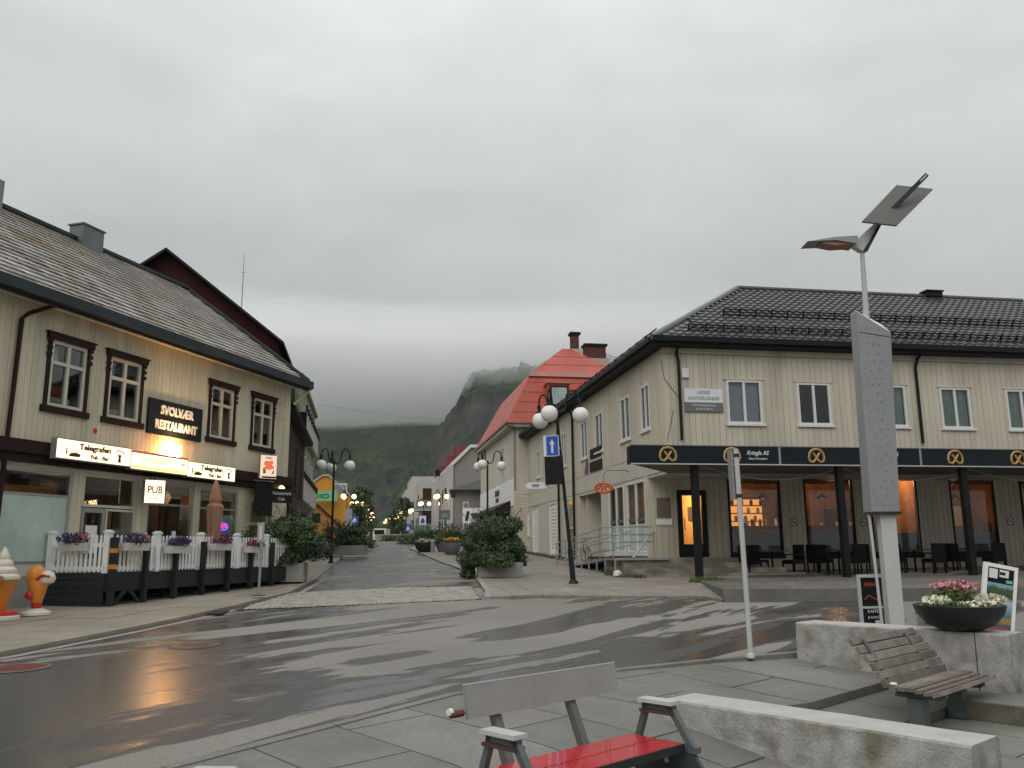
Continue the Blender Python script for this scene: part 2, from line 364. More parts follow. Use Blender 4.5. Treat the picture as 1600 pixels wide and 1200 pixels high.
# road: the big wet asphalt sheet, ending at the plaza kerb, planar out to 80 m, then over the crest
b=MB()
near=[(-60,-2.5)]+PK+[(60,18),(60,79.9),(-60,79.9)]
b.add([(x,y,SL*y) for x,y in near],[tuple(range(len(near)))])
r_o=b.build('road',m_road,kind='structure')
bm=bmesh.new(); bm.from_mesh(r_o.data); bmesh.ops.triangulate(bm,faces=bm.faces); bm.to_mesh(r_o.data); bm.free()
b=MB(); ys=[79.9,84,88,93,100,110,125,150,200,300,500]
for y in ys: b.v+=[(-90,y,hz(y)-.001),(60,y,hz(y)-.001)]
for i in range(len(ys)-1): b.f.append((2*i,2*i+1,2*i+3,2*i+2)); b.m.append(0)
b.build('road',m_road,kind='structure')
b=MB(); b.add([(-1500,-400,-.9),(1500,-400,-.9),(1500,20,-.9),(-1500,20,-.9)],[(0,1,2,3)])
ys=[20,60,90,120,200,400,700,2400]
for i in range(len(ys)-1):
    y0,y1=ys[i],ys[i+1]; z0=hz(y0)-.5 if y0>20 else -.9; z1=hz(y1)-.5
    b.add([(-1500,y0,z0),(1500,y0,z0),(1500,y1,z1),(-1500,y1,z1)],[(0,1,2,3)])
b.build('ground',m_ground,kind='structure')

def slabs(region,org,az,w,l,x0,x1,y0,y1,hf,top,mtl,parent,name,limit=280,gap=.012,stag=True,th=.12,jit=.004,maxd=99):
    a=R(az); e1=(math.sin(a),math.cos(a)); e2=(math.cos(a),-math.sin(a)); cells=[]
    i=0; q=y0
    while q<y1:
        p=x0+(l*.5 if (stag and i%2) else 0)
        while p<x1:
            c=[(p+gap,q+gap),(p+l-gap,q+gap),(p+l-gap,q+w-gap),(p+gap,q+w-gap)]
            W=[(org[0]+e1[0]*s+e2[0]*t,org[1]+e1[1]*s+e2[1]*t) for s,t in c]
            pl=clip(region,W)
            if len(pl)>2 and area(pl)>.03:
                cx=sum(v[0] for v in pl)/len(pl); cyy=sum(v[1] for v in pl)/len(pl)
                if cyy>-1 and math.hypot(cx,cyy)<maxd: cells.append((math.hypot(cx,cyy),pl))
            p+=l
        q+=w; i+=1
    cells.sort(key=lambda t:t[0]); rest=MB(); n=0
    for d,pl in cells:
        j=rnd.uniform(-jit,jit); P=[(x,y,hf(x,y)+top+j) for x,y in pl]; Bm=[(x,y,z-th) for x,y,z in P]
        if n<limit: MB().hexa(Bm,P).build(name,mtl,parent); n+=1
        else: rest.hexa(Bm,P)
    if rest.v: rest.build(name,mtl,parent,kind='stuff')
RP=lambda x,y:hz(y)
# left pavement
lreg=[p for p in LK]+[(-22,80),(-30,20),(-30,-8)]
pl_=flat(lreg,.025,'pavement',m_joint,thick=.0)
lin=[(x-.16,y) for x,y in LK]
slabs([p for p in lin]+[(-22,80),(-13,30),(-11.3,20),(-13.5,8),(-13.5,-2)],(-5.75,15.7),9,1.05,1.25,-15,16,-7.5,.5,RP,.045,m_slabL,pl_,'paving_slab',220,maxd=32)
flat([(x-.16,y) for x,y in LK[9:]]+[(-40,80),(-14,28)],.040,'pavement',m_slabL)
def kerb(line,width,top,mtl,parent,side=-1,maxd=45,L=.9,drop=.3):
    for i in range(len(line)-1):
        a,b_=Vector(line[i]),Vector(line[i+1]); d=(b_-a); n=max(1,round(d.length/L)); u=d.normalized(); nn=Vector((-u.y,u.x))*side*-1
        for k in range(n):
            p=a+d*(k/n)+u*.006; q=a+d*((k+1)/n)-u*.006
            if max(p.length,q.length)>maxd or q.y<-1: continue
            c=[p,q,q+nn*width,p+nn*width]; P=[(v.x,v.y,hz(v.y)+top+rnd.uniform(-.003,.003)) for v in c]
            MB().hexa([(x,y,z-drop) for x,y,z in P],P).build('kerb_stone',mtl,parent)
kl=obj('kerb',None,None,None,kind='structure')
kerb(LK,.13,.052,m_slabL,kl,side=-1)
# dirty gutter strip along the left kerb
gl=[(x+.0,y) for x,y in LK[1:10]]; gr=[(x+.16,y) for x,y in LK[1:10]]
flat(gl+gr[::-1],.004,'gutter_strip',m_joint)
gr2=[(x+.30,y) for x,y in LK[1:10]]; flat(gr+gr2[::-1],.006,'gutter_strip',m_kerb)
# right pavement
rreg=[RK[i] for i in range(len(RK))]+[(4.35,17.8),(9,19.5),(9,40),(1.5,80)]
pr_=flat([p for p in RK]+[(4.5,19.0),(9,26),(6,40),(1.5,80)],.035,'pavement',m_joint)
slabs([p for p in RK]+[(4.5,19.0),(7,26),(4,34),(2,44)],( -.6,20),-9.8,.62,1.0,-3,22,-2,10,RP,.05,m_slabR,pr_,'paving_slab',240,gap=.007,jit=.002)
flat([RK[2],RK[1],RK[0],(2,80),(1.8,44),(.5,36)],.056,'pavement',m_slabR)
kr=obj('kerb',None,None,None,kind='structure')
kerb(RK[1:7],.14,.065,m_kerb,kr,side=-1)
# cobbled crossing
cb=[(-5.32,21.0),(-1.2,23.7),(-.68,18.85),(-5.42,16.9)]
cbo=flat(cb,.008,'cobbled_strip',m_joint)
b=MB(); a=R(80.2); ex=(math.sin(a),math.cos(a)); ey=(-math.cos(a),math.sin(a)); 
for i in range(64):
    for j in range(58):
        ox=-5.6+ (i+ (.5 if j%2 else 0))*.105*ex[0]+j*.105*ey[0]+.6; oy=15.9+(i+(.5 if j%2 else 0))*.105*ex[1]+j*.105*ey[1]
        q=[(ox+sx*.045*rnd.uniform(.85,1.1),oy+sy*.045*rnd.uniform(.85,1.1)) for sx,sy in ((-1,-1),(1,-1),(1,1),(-1,1))]
        pl=clip(cb,q)
        if len(pl)==4 and area(pl)>.006:
            z=hz(oy)+rnd.uniform(.014,.03); b.hexa([(x,y,hz(y)) for x,y in q],[(ox+(x-ox)*.8,oy+(y-oy)*.8,z) for x,y in q])
b.build('sett',m_sett,cbo,kind='stuff')
# plaza: ramp at the left, two steps down at the right
E1=(math.sin(R(48)),math.cos(R(48))); E2=(math.cos(R(48)),-math.sin(R(48)))
def pq(x,y): return (x*E1[0]+y*E1[1],x*E2[0]+y*E2[1])
def sm(t): t=max(0,min(1,t)); return t*t*(3-2*t)
LOW=-.05
def plz(x,y):
    p,q=pq(x,y); top=SL*y if y>0 else 0
    ramp=top+(LOW-top)*sm((q+5.0)/2.6)
    s=sm((p-6.9)/.5)
    if q<-4.45: st=top-.10*sm((q+7)/2.5)
    elif q<-3.75: st=top-.18-.05*(q+4.45)/.7
    else: st=LOW
    if q>-3.75 and top<LOW: st=top
    return ramp*(1-s)+st*s
def plaza():
    root=obj('plaza_paving',None,None,None,kind='structure')
    reg=PK+[(22,-3),(-9.6,-3)]
    reg=[(-9.6,-3)]+PK[0:]+[(22,-3)]
    bands=[(-14,-4.45),(-4.45,-3.75),(-3.75,14)]
    n=0; rest=MB()
    for bi,(q0,q1) in enumerate(bands):
        p=-9.; i=0
        while p<26:
            L=1.75; qs=[]
            if bi==0:
                q=q1-L*(.5 if i%2 else 1)
                qs=[(q,q1)]
                while q>q0: qs.append((q-L,q)); q-=L
            elif bi==1: qs=[(q0,q1)]
            else:
                q=q0+L*(.6 if i%2 else 1.0); qs=[(q0,q)]
                while q<q1: qs.append((q,q+L)); q+=L
            for a0,a1 in qs:
                g=.009
                c=[(p+g,a0+g),(p+.8-g,a0+g),(p+.8-g,a1-g),(p+g,a1-g)]
                W=[(E1[0]*s+E2[0]*t,E1[1]*s+E2[1]*t) for s,t in c]; pl=clip(reg,W)
                if len(pl)<3 or area(pl)<.02: continue
                cx=sum(v[0] for v in pl)/len(pl); cyy=sum(v[1] for v in pl)/len(pl)
                if cyy<-1.5 or math.hypot(cx,cyy)>24: continue
                # split along q so the ramp bends
                segs=[]; k=4 if p<7.6 else 1
                b=MB()
                for t in range(k):
                    s0=a0+g+(a1-a0-2*g)*t/k; s1=a0+g+(a1-a0-2*g)*(t+1)/k
                    W2=[(E1[0]*s+E2[0]*u,E1[1]*s+E2[1]*u) for s,u in ((p+g,s0),(p+.8-g,s0),(p+.8-g,s1),(p+g,s1))]
                    q2=clip(pl,W2)
                    if len(q2)<3: continue
                    mid=(E1[0]*(p+.4)+E2[0]*(a0+a1)/2,E1[1]*(p+.4)+E2[1]*(a0+a1)/2)
                    def h(x,y):
                        # nudge inside the slab so that step edges stay crisp
                        x2=x+(mid[0]-x)*.02; y2=y+(mid[1]-y)*.02; return plz(x2,y2)
                    P=[(x,y,h(x,y)) for x,y in q2]; b.hexa([(x,y,z-.2) for x,y,z in P],P)
                if not b.v: continue
                if n<290: b.build('paving_slab',m_slab,root); n+=1
                else: rest.add(b.v,b.f)
            p+=.8; i+=1
    if rest.v: rest.build('paving_slab',m_slab,root,kind='stuff')
    b=MB(); q=[(-9.6,-3)]+PK+[(22,-3)]
    b.add([(x,y,-.34) for x,y in q],[tuple(range(len(q)))]); b.build('slab_bedding',m_joint,root)
plaza()
kp=obj('kerb',None,None,None,kind='structure')
kerb(PK[2:],.10,.012,m_slab,kp,side=1,maxd=20,L=1.3)
# terrace in front of the bakery
TZ=.77

# ---------------------------------------------------------------- wall helpers
def wallh(parent,M,x0,x1,z0,z1,holes,mtl,t=.12,y=0,name='wall'):
    xs=sorted(set([x0,x1]+[min(max(h[i],x0),x1) for h in holes for i in (0,1)]))
    b=MB()
    for i in range(len(xs)-1):
        a,c=xs[i],xs[i+1]
        if c-a<1e-4: continue
        m=(a+c)/2; hs=sorted((h[2],h[3]) for h in holes if h[0]<m<h[1]); z=z0
        for p,q in hs:
            if p>z: b.box(a,c,y,y+t,z,min(p,z1))
            z=max(z,q)
        if z<z1: b.box(a,c,y,y+t,z,z1)
    return b.build(name,mtl,parent,M)
def boards(parent,M,x0,x1,z0,z1,wd,holes,mtl,y=0,t=.022,g=.008,limit=300,name='board'):
    n=max(1,round((x1-x0)/wd)); wd=(x1-x0)/n; cnt=0
    for i in range(n):
        a=x0+i*wd; c=a+wd; m=(a+c)/2; z=z0
        hs=sorted((h[2],h[3]) for h in holes if h[0]<m<h[1]); tt=t+rnd.uniform(0,.004)
        segs=[]
        for p,q in hs:
            if p>z: segs.append((z,p))
            z=max(z,q)
        if z<z1: segs.append((z,z1))
        for p,q in segs: piece(name,mtl,parent,a+g/2,c-g/2,y-tt,y-.001,p,q,M); cnt+=1
    return cnt
def window(parent,M,x0,x1,z0,z1,fm,gl,fw=.06,mx=(),mz=None,y0=-.03,y1=.06,sill=None,casing=None,caswd=.1,back=None,gy=.02,lab=None,inner=None,name='window'):
    b=MB(); b.box(x0,x0+fw,y0,y1,z0,z1); b.box(x1-fw,x1,y0,y1,z0,z1); b.box(x0+fw,x1-fw,y0,y1,z1-fw,z1); b.box(x0+fw,x1-fw,y0,y1,z0,z0+fw)
    xs=[x0+fw]+[x0+(x1-x0)*m for m in mx]+[x1-fw]
    for m in mx: X=x0+(x1-x0)*m; b.box(X-fw*.55,X+fw*.55,y0+.006,y1-.006,z0+fw,z1-fw)
    if mz is not None:
        Z=z0+(z1-z0)*mz
        for k in range(len(xs)-1):
            b.box(xs[k]+(fw*.55 if k else 0),xs[k+1]-(fw*.55 if k<len(xs)-2 else 0),y0+.003,y1-.003,Z-fw*.5,Z+fw*.5)
    o=b.build(name,fm,parent,M)
    if lab: o['label']=lab
    zs=[z0+fw]+([z0+(z1-z0)*mz] if mz is not None else [])+[z1-fw]
    for k in range(len(xs)-1):
        for j in range(len(zs)-1):
            piece('pane',gl,o,xs[k]+.002,xs[k+1]-.002,gy,gy+.006,zs[j]+.002,zs[j+1]-.002,I4)
    if sill: s=MB().box(x0-sill[0],x1+sill[0],-sill[1],0.0-.001,z0-sill[2],z0-.001).build('sill',sill[3],o)
    if casing:
        c=MB(); w=caswd; yy=-.05
        c.box(x0-w,x0-.001,yy,-.024,z0,z1); c.box(x1+.001,x1+w,yy,-.024,z0,z1)
        c.box(x0-w-.05,x1+w+.05,yy-.05,-.024,z1+.001,z1+w+.02); c.box(x0-w-.09,x1+w+.09,yy-.07,-.022,z1+w+.021,z1+w+.05)
        c.box(x0-w-.06,x1+w+.06,yy-.04,-.024,z0-w-.04,z0-.001)
        for s in (x0-w-.04,x1+.001): 
            for k in range(3): c.box(s,s+w+.03,yy-.03,yy-.001,z1-.08-.14*k,z1-.005-.14*k)
        c.build('casing',casing,o)
    if back: piece('curtain',back,o,x0+fw,x1-fw,.10,.11,z0+fw,z1-fw,I4)
    return o

# ================================================================= RESTAURANT BUILDING (left)
MR=T(-9.79,17.4,0)@RZ(R(73))
rest=thing('restaurant_building','cream boarded timber restaurant with grey tiled roof on the left of the square','building',MR)
X0,X1=-9.0,9.5; Z0,Z1,Z2=.35,3.72,6.9
wL=[(.12,1.10),(1.80,2.82),(5.52,6.54),(7.50,8.50)]
wins=[(a,c,4.66,6.08) for a,c in wL]+[(-3.0,-2.0,4.66,6.08),(-5.6,-4.6,4.66,6.08)]
wallh(rest,I4,X0,X1,Z1,Z2,wins,m_beigeflat,y=0)
boards(rest,I4,X0,X1,3.74,6.75,.145,wins,m_creamL)
low=[(-.95,1.0,1.4,3.30),(1.34,3.0,1.25,3.34),(3.4,5.06,1.45,3.30),(5.34,6.98,1.45,3.28),(7.62,8.7,1.22,3.3),(-5,-1.6,1.4,3.3)]
wallh(rest,I4,X0,X1,Z0,Z1,low,m_beigeflat,y=0,name='lower_wall')
for a,c in ((-9,-5.02),(-1.58,-.97),(1.02,1.32),(3.02,3.38),(5.08,5.32),(7.0,7.6),(8.72,9.5)):
    boards(rest,I4,a,c,1.2 if a>-1 else .4,3.36,.15,[],m_creamL,name='pilaster_board')
boards(rest,I4,-9,9.5,3.36,3.42,.6,[],m_creamL,name='trim_board')
# far end wall, back wall, floors
b=MB(); b.box(X1-.12,X1,.12,9,Z0,6.9); b.box(X0,X0+.12,.12,9,Z0,6.9); b.box(X0+.12,X1-.12,8.88,9,Z0,6.9); b.prism([(0,6.9),(4.5,10.5),(9,6.9)],'x',X1-.12,X1); b.prism([(0,6.9),(4.5,10.5),(9,6.9)],'x',X0,X0+.12)
b.build('end_wall',m_creamL,rest)
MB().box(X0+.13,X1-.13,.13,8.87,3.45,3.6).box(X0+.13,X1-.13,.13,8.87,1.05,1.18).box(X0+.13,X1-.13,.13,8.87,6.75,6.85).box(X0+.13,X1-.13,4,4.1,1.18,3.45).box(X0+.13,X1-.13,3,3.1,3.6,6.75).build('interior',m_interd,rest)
# brown band (cornice between the storeys)
MB().box(X0,X1+.05,-.16,-.03,3.43,3.60).box(X0,X1+.1,-.24,-.025,3.601,3.86).build('cornice_band',m_brown,rest)
labs=['window with red and white things inside, first from the left','window beside the black name board','window right of the black name board','window with a small opened casement, nearest the street corner']
for i,(a,c,z0,z1) in enumerate(wins[:4]):
    o=window(rest,I4,a,c,z0,z1,m_framec,m_glass,fw=.075,mx=(.5,),mz=.66,casing=m_brown,lab=labs[i])
    MB().box(a+.1,a+.42,.2,.24,z0+.98,z1-.08).box(a+.1,c-.1,.25,.3,z0+.15,z0+.26).build('inner_ornament',[m_white],o)
    MB().box(a+.08,c-.08,.32,.34,z0+.26,z0+.5).build('inner_chair_backs',m_redpl if i in(0,2) else m_woodred,o)
for a,c,z0,z1 in wins[4:]: window(rest,I4,a,c,z0,z1,m_framec,m_glass,fw=.075,mx=(.5,),mz=.66,casing=m_brown)
# opened casement of the last window
o=MB().box(8.5,8.53,-.42,-.06,5.55,5.59).box(8.5,8.53,-.42,-.06,6.02,6.06).box(8.5,8.53,-.42,-.38,5.59,6.02).box(8.5,8.53,-.10,-.06,5.59,6.02).build('open_casement',m_framec,rest,T(.1,0,0))
# ground floor windows
window(rest,I4,*low[0],m_steel,m_shop,fw=.05,mz=.74,y0=.0,lab='big window with pale green film')
piece('window_film',m_frostgreen,rest,-.9,.95,.012,.018,1.46,2.78)
piece('blind_strip',m_orange,rest,-.9,.95,.5,.52,2.86,3.02)
window(rest,I4,*low[5],m_steel,m_shop,fw=.05,mz=.74,y0=.0); piece('window_film',m_frostgreen,rest,-4.9,-1.7,.04,.05,1.46,2.78)
window(rest,I4,1.34,3.0,2.62,3.34,m_framec,m_shop,fw=.06,y0=.0)
d=MB().box(1.36,1.45,0,.07,1.25,2.60).box(1.97,2.06,0,.07,1.25,2.60).box(1.45,1.97,0,.07,2.5,2.6).box(1.45,1.97,0,.07,1.25,1.5).build('door',m_steel,rest)
piece('pane',m_glass,d,1.45,1.97,.03,.04,1.5,2.5); piece('notice',m_white,d,1.52,1.86,.01,.02,1.62,2.22); piece('handle',m_steel,d,1.99,2.02,-.06,-.001,1.85,2.1)
window(rest,I4,2.08,3.0,1.25,2.60,m_framec,m_shop,fw=.05,y0=.0)
window(rest,I4,*low[2],m_steel,m_shop,fw=.05,mz=.72,y0=.0)
window(rest,I4,*low[3],m_steel,m_shop,fw=.05,mz=.72,y0=.0)
piece('window_film',m_frostgreen,rest,6.35,6.9,.05,.06,1.55,2.62)
piece('notice',m_white,rest,4.35,4.5,.01,.015,1.85,2.15); piece('notice',m_white,rest,2.72,2.8,.01,.015,1.75,2.0)
d=MB().box(7.62,7.70,.1,.17,1.22,3.3).box(8.62,8.7,.1,.17,1.22,3.3).box(7.70,8.62,.1,.17,3.2,3.3).box(7.70,8.62,.1,.17,2.4,2.46).box(7.70,8.62,.1,.17,1.22,1.5).build('door',m_framec,rest)
piece('pane',m_shop,d,7.7,8.62,.13,.14,1.5,2.4); piece('pane',m_shop,d,7.7,8.62,.13,.14,2.46,3.2); MB().tube([(8.2,.02,1.6),(8.2,.0,2.1)],.03).build('handle',m_steel,d)
piece('poster',m_wflower,rest,8.95,9.2,-.04,-.028,1.9,2.5); piece('plinth',m_concrete,rest,X0,X1,-.03,-.001,.35,1.18)
# roof
zr=lambda y:6.98+(y+.45)*(10.6-6.98)/4.95
b=MB(); b.prism([(-.45,6.9),(4.5,10.52),(4.5,10.38),(-.45,6.76)],'x',X0-.4,X1+.30); b.prism([(4.5,10.52),(9.45,6.9),(9.45,6.76),(4.5,10.38)],'x',X0-.4,X1+.30); b.build('roof_deck',m_brown,rest)
pit=math.atan2(3.62,4.95); sl_=math.hypot(3.62,4.95)
def tile_mesh(name,wd,ht,mtl,wave=.03,th=.018,nseg=6,curve='pan'):
    b=MB(); top=[];bot=[]
    for k in range(nseg+1):
        x=wd*(1.04 if curve=='pan' else .955)*k/nseg; ph=k/nseg
        z=wave*(math.sin(ph*2*math.pi)*.5+.5) if curve=='pan' else (0 if 0<k<nseg else 0)
        top.append((x,z))
    for yy,lift in ((0,th+(.022 if curve=='pan' else .028)),(ht*1.08,0.004)):
        for x,z in top: b.v.append((x,yy,z+lift))
    n=nseg+1
    for k in range(nseg): b.f.append((k,k+1,n+k+1,n+k)); b.m.append(0)
    for x,z in top: b.v.append((x,0,z+.0))
    for k in range(nseg): b.f.append((2*n+k,2*n+k+1,k+1,k)); b.m.append(0)
    me=bpy.data.meshes.new(name); me.from_pydata(b.v,[],b.f); me.materials.append(mtl)
    for p in me.polygons: p.use_smooth=True
    try: me.set_sharp_from_angle(angle=R(50))
    except Exception: pass
    return me,b
def tile_field(parent,M,wd,ht,x0,x1,s1,mtl,inside,near,limit=298,jit=.004,curve='pan',wave=.03,stag=False):
    me,src=tile_mesh('roof_tile',wd,ht,mtl,wave=wave,curve=curve); cells=[]
    j=0
    while j*ht<s1-.02:
        x=x0-(wd*.5 if stag and j%2 else 0)
        while x<x1:
            if inside(x+wd*.5,(j+.5)*ht): cells.append((x,j*ht))
            x+=wd
        j+=1
    cells.sort(key=lambda c:near(*c)); rest_=MB()
    for k,(x,s) in enumerate(cells):
        m=M@T(x+rnd.uniform(-jit,jit),s+rnd.uniform(-jit,jit),rnd.uniform(0,jit))@RZ(rnd.uniform(-jit,jit)*2)
        if k<limit: obj('roof_tile',me,parent,m)
        else: rest_.add(src.v,src.f,m)
    if rest_.v: rest_.build('roof_tile',mtl,parent,kind='stuff',smooth=True)
MT=T(0,-.45,6.915)@RX(pit)
tile_field(rest,MT,.30,.30,X0-.4,X1+.30,sl_,m_tileL,lambda x,s:x+.17<X1+.28,lambda x,s:abs(x+.5)+s*.5,curve='slate',wave=0,jit=.008,stag=True)
MB().box(X0-.4,X1+.30,4.33,4.67,10.52,10.62).build('ridge_cap',m_gutter,rest)
MB().box(X0-.4,X1+.38,-.60,-.46,6.70,6.93).box(X0-.4,X1+.32,-.459,-.40,6.64,6.85).build('gutter',m_gutter,rest)
MB().prism([(-.46,6.66),(4.5,10.28),(4.5,10.66),(-.46,7.04)],'x',X1+.302,X1+.36).build('barge_board',m_gutter,rest)
MB().box(X0-.4,X1+.30,-.40,-.03,6.72,6.76).build('soffit',m_creamL,rest)
b=MB(); b.tube([(-.15,-.5,6.75),(-.6,-.12,6.45),(-.75,-.10,6.3),(-.85,-.10,1.3)],.045,8); b.build('downpipe',m_brown,rest)
b=MB(); b.tube([(9.95,-.5,6.75),(9.62,-.06,6.2)],.04,8); b.build('downpipe',m_creamL,rest)
b=MB().box(4.85,5.65,4.15,4.65,9.9,10.98).box(4.81,5.69,4.11,4.69,10.98,11.02); b.build('metal_vent_box',m_ridge,rest)
b=MB().box(1.5,2.2,4.2,4.9,10.2,11.15); b.build('chimney',m_greywall,rest)
o=MB().lathe([(.001,-.07),(.09,-.07),(.11,-.04),(.11,-.02),(.05,.0)],14,M=T(1.52,-.03,4.30)@RX(-math.pi/2)@RX(math.pi)).build('alarm_bell',m_redpl)
o.parent=rest; MB().lathe([(.001,-.1),(.05,-.1),(.05,-.071)],12,M=T(1.52,-.03,4.30)@RX(math.pi/2)@RX(math.pi)@RX(math.pi)).build('bell_centre',m_white,o)

# signs on it
def lbox(name,label,s0,s1,z0,z1,y0,y1,face=m_lightbox,M=MR,group=None):
    t=thing(name,label,'sign',M@T((s0+s1)/2,y0,z0),group); w_=(s1-s0)/2; h=z1-z0
    MB().box(-w_,w_,.012,y1-y0,0,h).box(-w_,w_,0,.011,0,.02).box(-w_,w_,0,.011,h-.02,h).build('case',m_greysteel,t)
    MB().box(-w_+.001,w_-.001,.002,.010,.021,h-.021).build('lit_face',face,t)
    return t,w_,h
def tele(t,w_,h,k):
    text('lettering','Telegrafen',.17,m_lbtext,t,T(-.02,-.004,h*.68),sx=1.25,off=.006)
    text('lettering','Pub - Bar',.12,m_lbtext,t,T(.12,-.004,h*.25),sx=1.15,off=.004)
    b=MB()
    b.prism([(-.75,.07),(-.45,.07),(-.42,.13),(-.55,.16),(-.70,.14)],'y',-.004,0).prism([(-.80,.16),(-.50,.19),(-.50,.175),(-.80,.145)],'y',-.004,0).prism([(-.82,.10),(-.79,.10),(-.79,.24),(-.82,.24)],'y',-.004,0)
    b.build('telegraph_key_emblem',m_lbtext,t)
    b=MB(); b.prism([(.66,.07),(.76,.07),(.74,.17),(.77,.24),(.65,.24),(.68,.17)],'y',-.004,0); b.tube([(.60,-.003,.29),(.64,-.003,.33),(.72,-.003,.335),(.80,-.003,.31),(.83,-.003,.27)],.012,5); b.build('handset_emblem',m_lbtext,t)
t,a_,h=lbox('lit_sign','lit white box sign reading Telegrafen, first from the left over the pub front',.12,2.24,3.54,3.97,-.42,-.25); tele(t,a_,h,0)
t,a_,h=lbox('lit_sign','lit box sign with faint RESTAURANT print and yellow lower edge, between two Telegrafen signs',2.27,4.22,3.50,3.91,-.42,-.25)
MB().box(-a_+.02,a_-.02,-.003,0,.03,.10).build('yellow_stripe',m_lightboxy,t); MB().box(-a_,a_,-.004,.1,h+.001,h+.025).build('red_edge',m_redline,t)
text('lettering','RESTAURANT',.15,m_lbfaint,t,T(-.15,-.003,h*.60),sx=1.1)
text('lettering','A/C',.09,m_lbtext,t,T(a_-.14,-.003,h*.62))
t,a_,h=lbox('lit_sign','lit white box sign reading Telegrafen, on the right above the flower boxes',4.25,6.22,3.48,3.88,-.42,-.25); tele(t,a_,h,0)
# PUB hanging box (perpendicular)
t=thing('hanging_sign','small lit square sign reading PUB hanging below the box signs','sign',MR@T(3.08,-.45,2.76)@RZ(R(-28)))
MB().box(-.24,.24,.012,.16,0,.55).build('case',m_greysteel,t); MB().box(-.23,.23,0,.011,.01,.54).build('lit_face',m_lightbox,t)
text('lettering','PUB',.24,m_lbtext,t,T(0,-.003,.31),sx=.85,off=.004); text('lettering','BRYGGERIET',.05,m_lbtext,t,T(0,-.003,.11),sx=.8)
MB().tube([(0,.3,.57),(0,.3,.75)],.01).tube([(0,.08,.551),(0,.08,.75)],.012).build('bracket',m_black,t)
# SVOLVAER RESTAURANT board
t=thing('name_board','black board with white letters reading SVOLVÆR RESTAURANT on the cream wall','sign',MR@T(4.11,-.10,4.46))
MB().box(-1.01,1.01,0,.06,0,.87).build('board',m_blackpanel,t)
text('lettering','SVOLVÆR',.30,m_signwhite,t,T(0,-.012,.62),ext=.012,off=.010,sx=.92); text('lettering','RESTAURANT',.30,m_signwhite,t,T(0,-.012,.25),ext=.012,off=.010,sx=.86)
# wall lamp
t=thing('wall_lamp','glowing warm wall lamp under the black name board','lamp',MR@T(3.98,-.22,3.93))
MB().lathe([(.10,.0),(.13,.05),(.15,.3)],14).build('lamp_shade',m_walllamp,t); MB().lathe([(.02,-.04),(.12,-.03),(.13,-.002)],14).box(-.02,.02,.0,.19,-.03,-.005).build('bracket',m_black,t)
l=bpy.data.lights.new('lamp_light','SPOT'); l.energy=85; l.color=(1,.56,.24); l.spot_size=R(150); l.spot_blend=.6; l.shadow_soft_size=.1
lo=obj('lamp_light',l,t,T(0,-.25,.40)@RX(math.pi)@RX(R(-8)))
# advert lightbox and bottom sign near corner
t=thing('advert_sign','small lit advertising sign with a red and orange picture at the pub corner','sign',MR@T(7.62,-.55,3.68)@RZ(R(-30)))
MB().box(-.26,.26,.012,.12,0,.68).build('case',m_greysteel,t); MB().box(-.25,.25,0,.011,.01,.67).build('lit_face',m_adw,t)
b=MB(); 
for x_,z_,r_ in ((-.06,.44,.09),(.07,.46,.075),(.02,.34,.10),(-.10,.30,.06),(.12,.33,.05)): b.prism([(x_+r_*(1+.2*math.sin(3*q))*math.cos(q*.7),z_+r_*.9*math.sin(q*.7)) for q in range(9)],'y',-.006-.001*r_*40,-.001)
b.build('picture',m_adred,t); b=MB(); b.prism([(-.16,.14),(-.08,.16),(-.11,.34),(-.17,.30)],'y',-.004,-.001).prism([(.10,.14),(.17,.16),(.16,.28)],'y',-.004,-.001); b.build('green_picture_part',m_greenlogo,t); text('lettering','Softis',.10,m_lbtext,t,T(0,-.004,.60))
MB().box(-.20,.20,-.10,0,.02,.06).build('flower_tray',m_brown,t)
t=thing('door_lamp','small round wall lamp glowing beside the entrance','lamp',MR@T(8.9,-.20,3.42)); MB().lathe([(.03,0),(.08,.03),(.09,.1),(.05,.15)],12).build('lamp_shade',m_wlamp,t); MB().box(-.015,.015,.0,.22,.06,.09).build('bracket',m_black,t)
t=thing('corner_sign','small black sign with white lettering Restaurant Cafe at the building corner','sign',MR@T(8.25,-.62,3.02)@RZ(R(-30))); MB().box(-.36,.36,0,.05,0,.42).build('board',m_brown,t)
text('lettering','Restaurant',.14,m_signwhite,t,T(0,-.006,.28)); text('lettering','Cafe',.12,m_signwhite,t,T(0,-.006,.11))
MB().tube([(0,.05,.3),(0,.5,.3)],.012).build('bracket',m_black,t)
t=thing('hanging_banner','black cloth banner hanging over the restaurant entrance','banner',MR@T(7.65,-.42,2.62)@RZ(R(-15))@Matrix.Diagonal((.78,1,1,1)))
MB().prism([(-.42,0),(.42,0),(.42,.96),(.3,1.0),(-.42,.98)],'y',0,.03).build('cloth',m_black,t); MB().tube([(-.45,.015,1.0),(.45,.015,1.0)],.015).build('rod',m_steel,t)
t=thing('neon_sign','small red and blue neon sign inside the pub window','sign',MR@T(6.45,.025,2.30)); b=MB()
pts=[(.20*math.cos(a*.5236),0,.09*math.sin(a*.5236)) for a in range(13)]; b.tube(pts,.014,6); b.build('neon_ring',m_neonb,t); MB().tube([(-.12,0,0),(-.06,0,.03),(0,0,-.02),(.06,0,.03),(.12,0,0)],.03,6).build('neon_letters',m_neonr,t)
t=thing('pub_lamp','round warm lamp glowing inside the pub window behind the PUB sign','lamp',MR@T(4.25,.9,2.95)); MB().lathe([(.03,0),(.10,.05),(.12,.12),(.08,.2),(.03,.24)],12).build('lamp_shade',m_wlamp,t); MB().tube([(0,0,.24),(0,0,.5)],.008,5).build('cord',m_black,t)
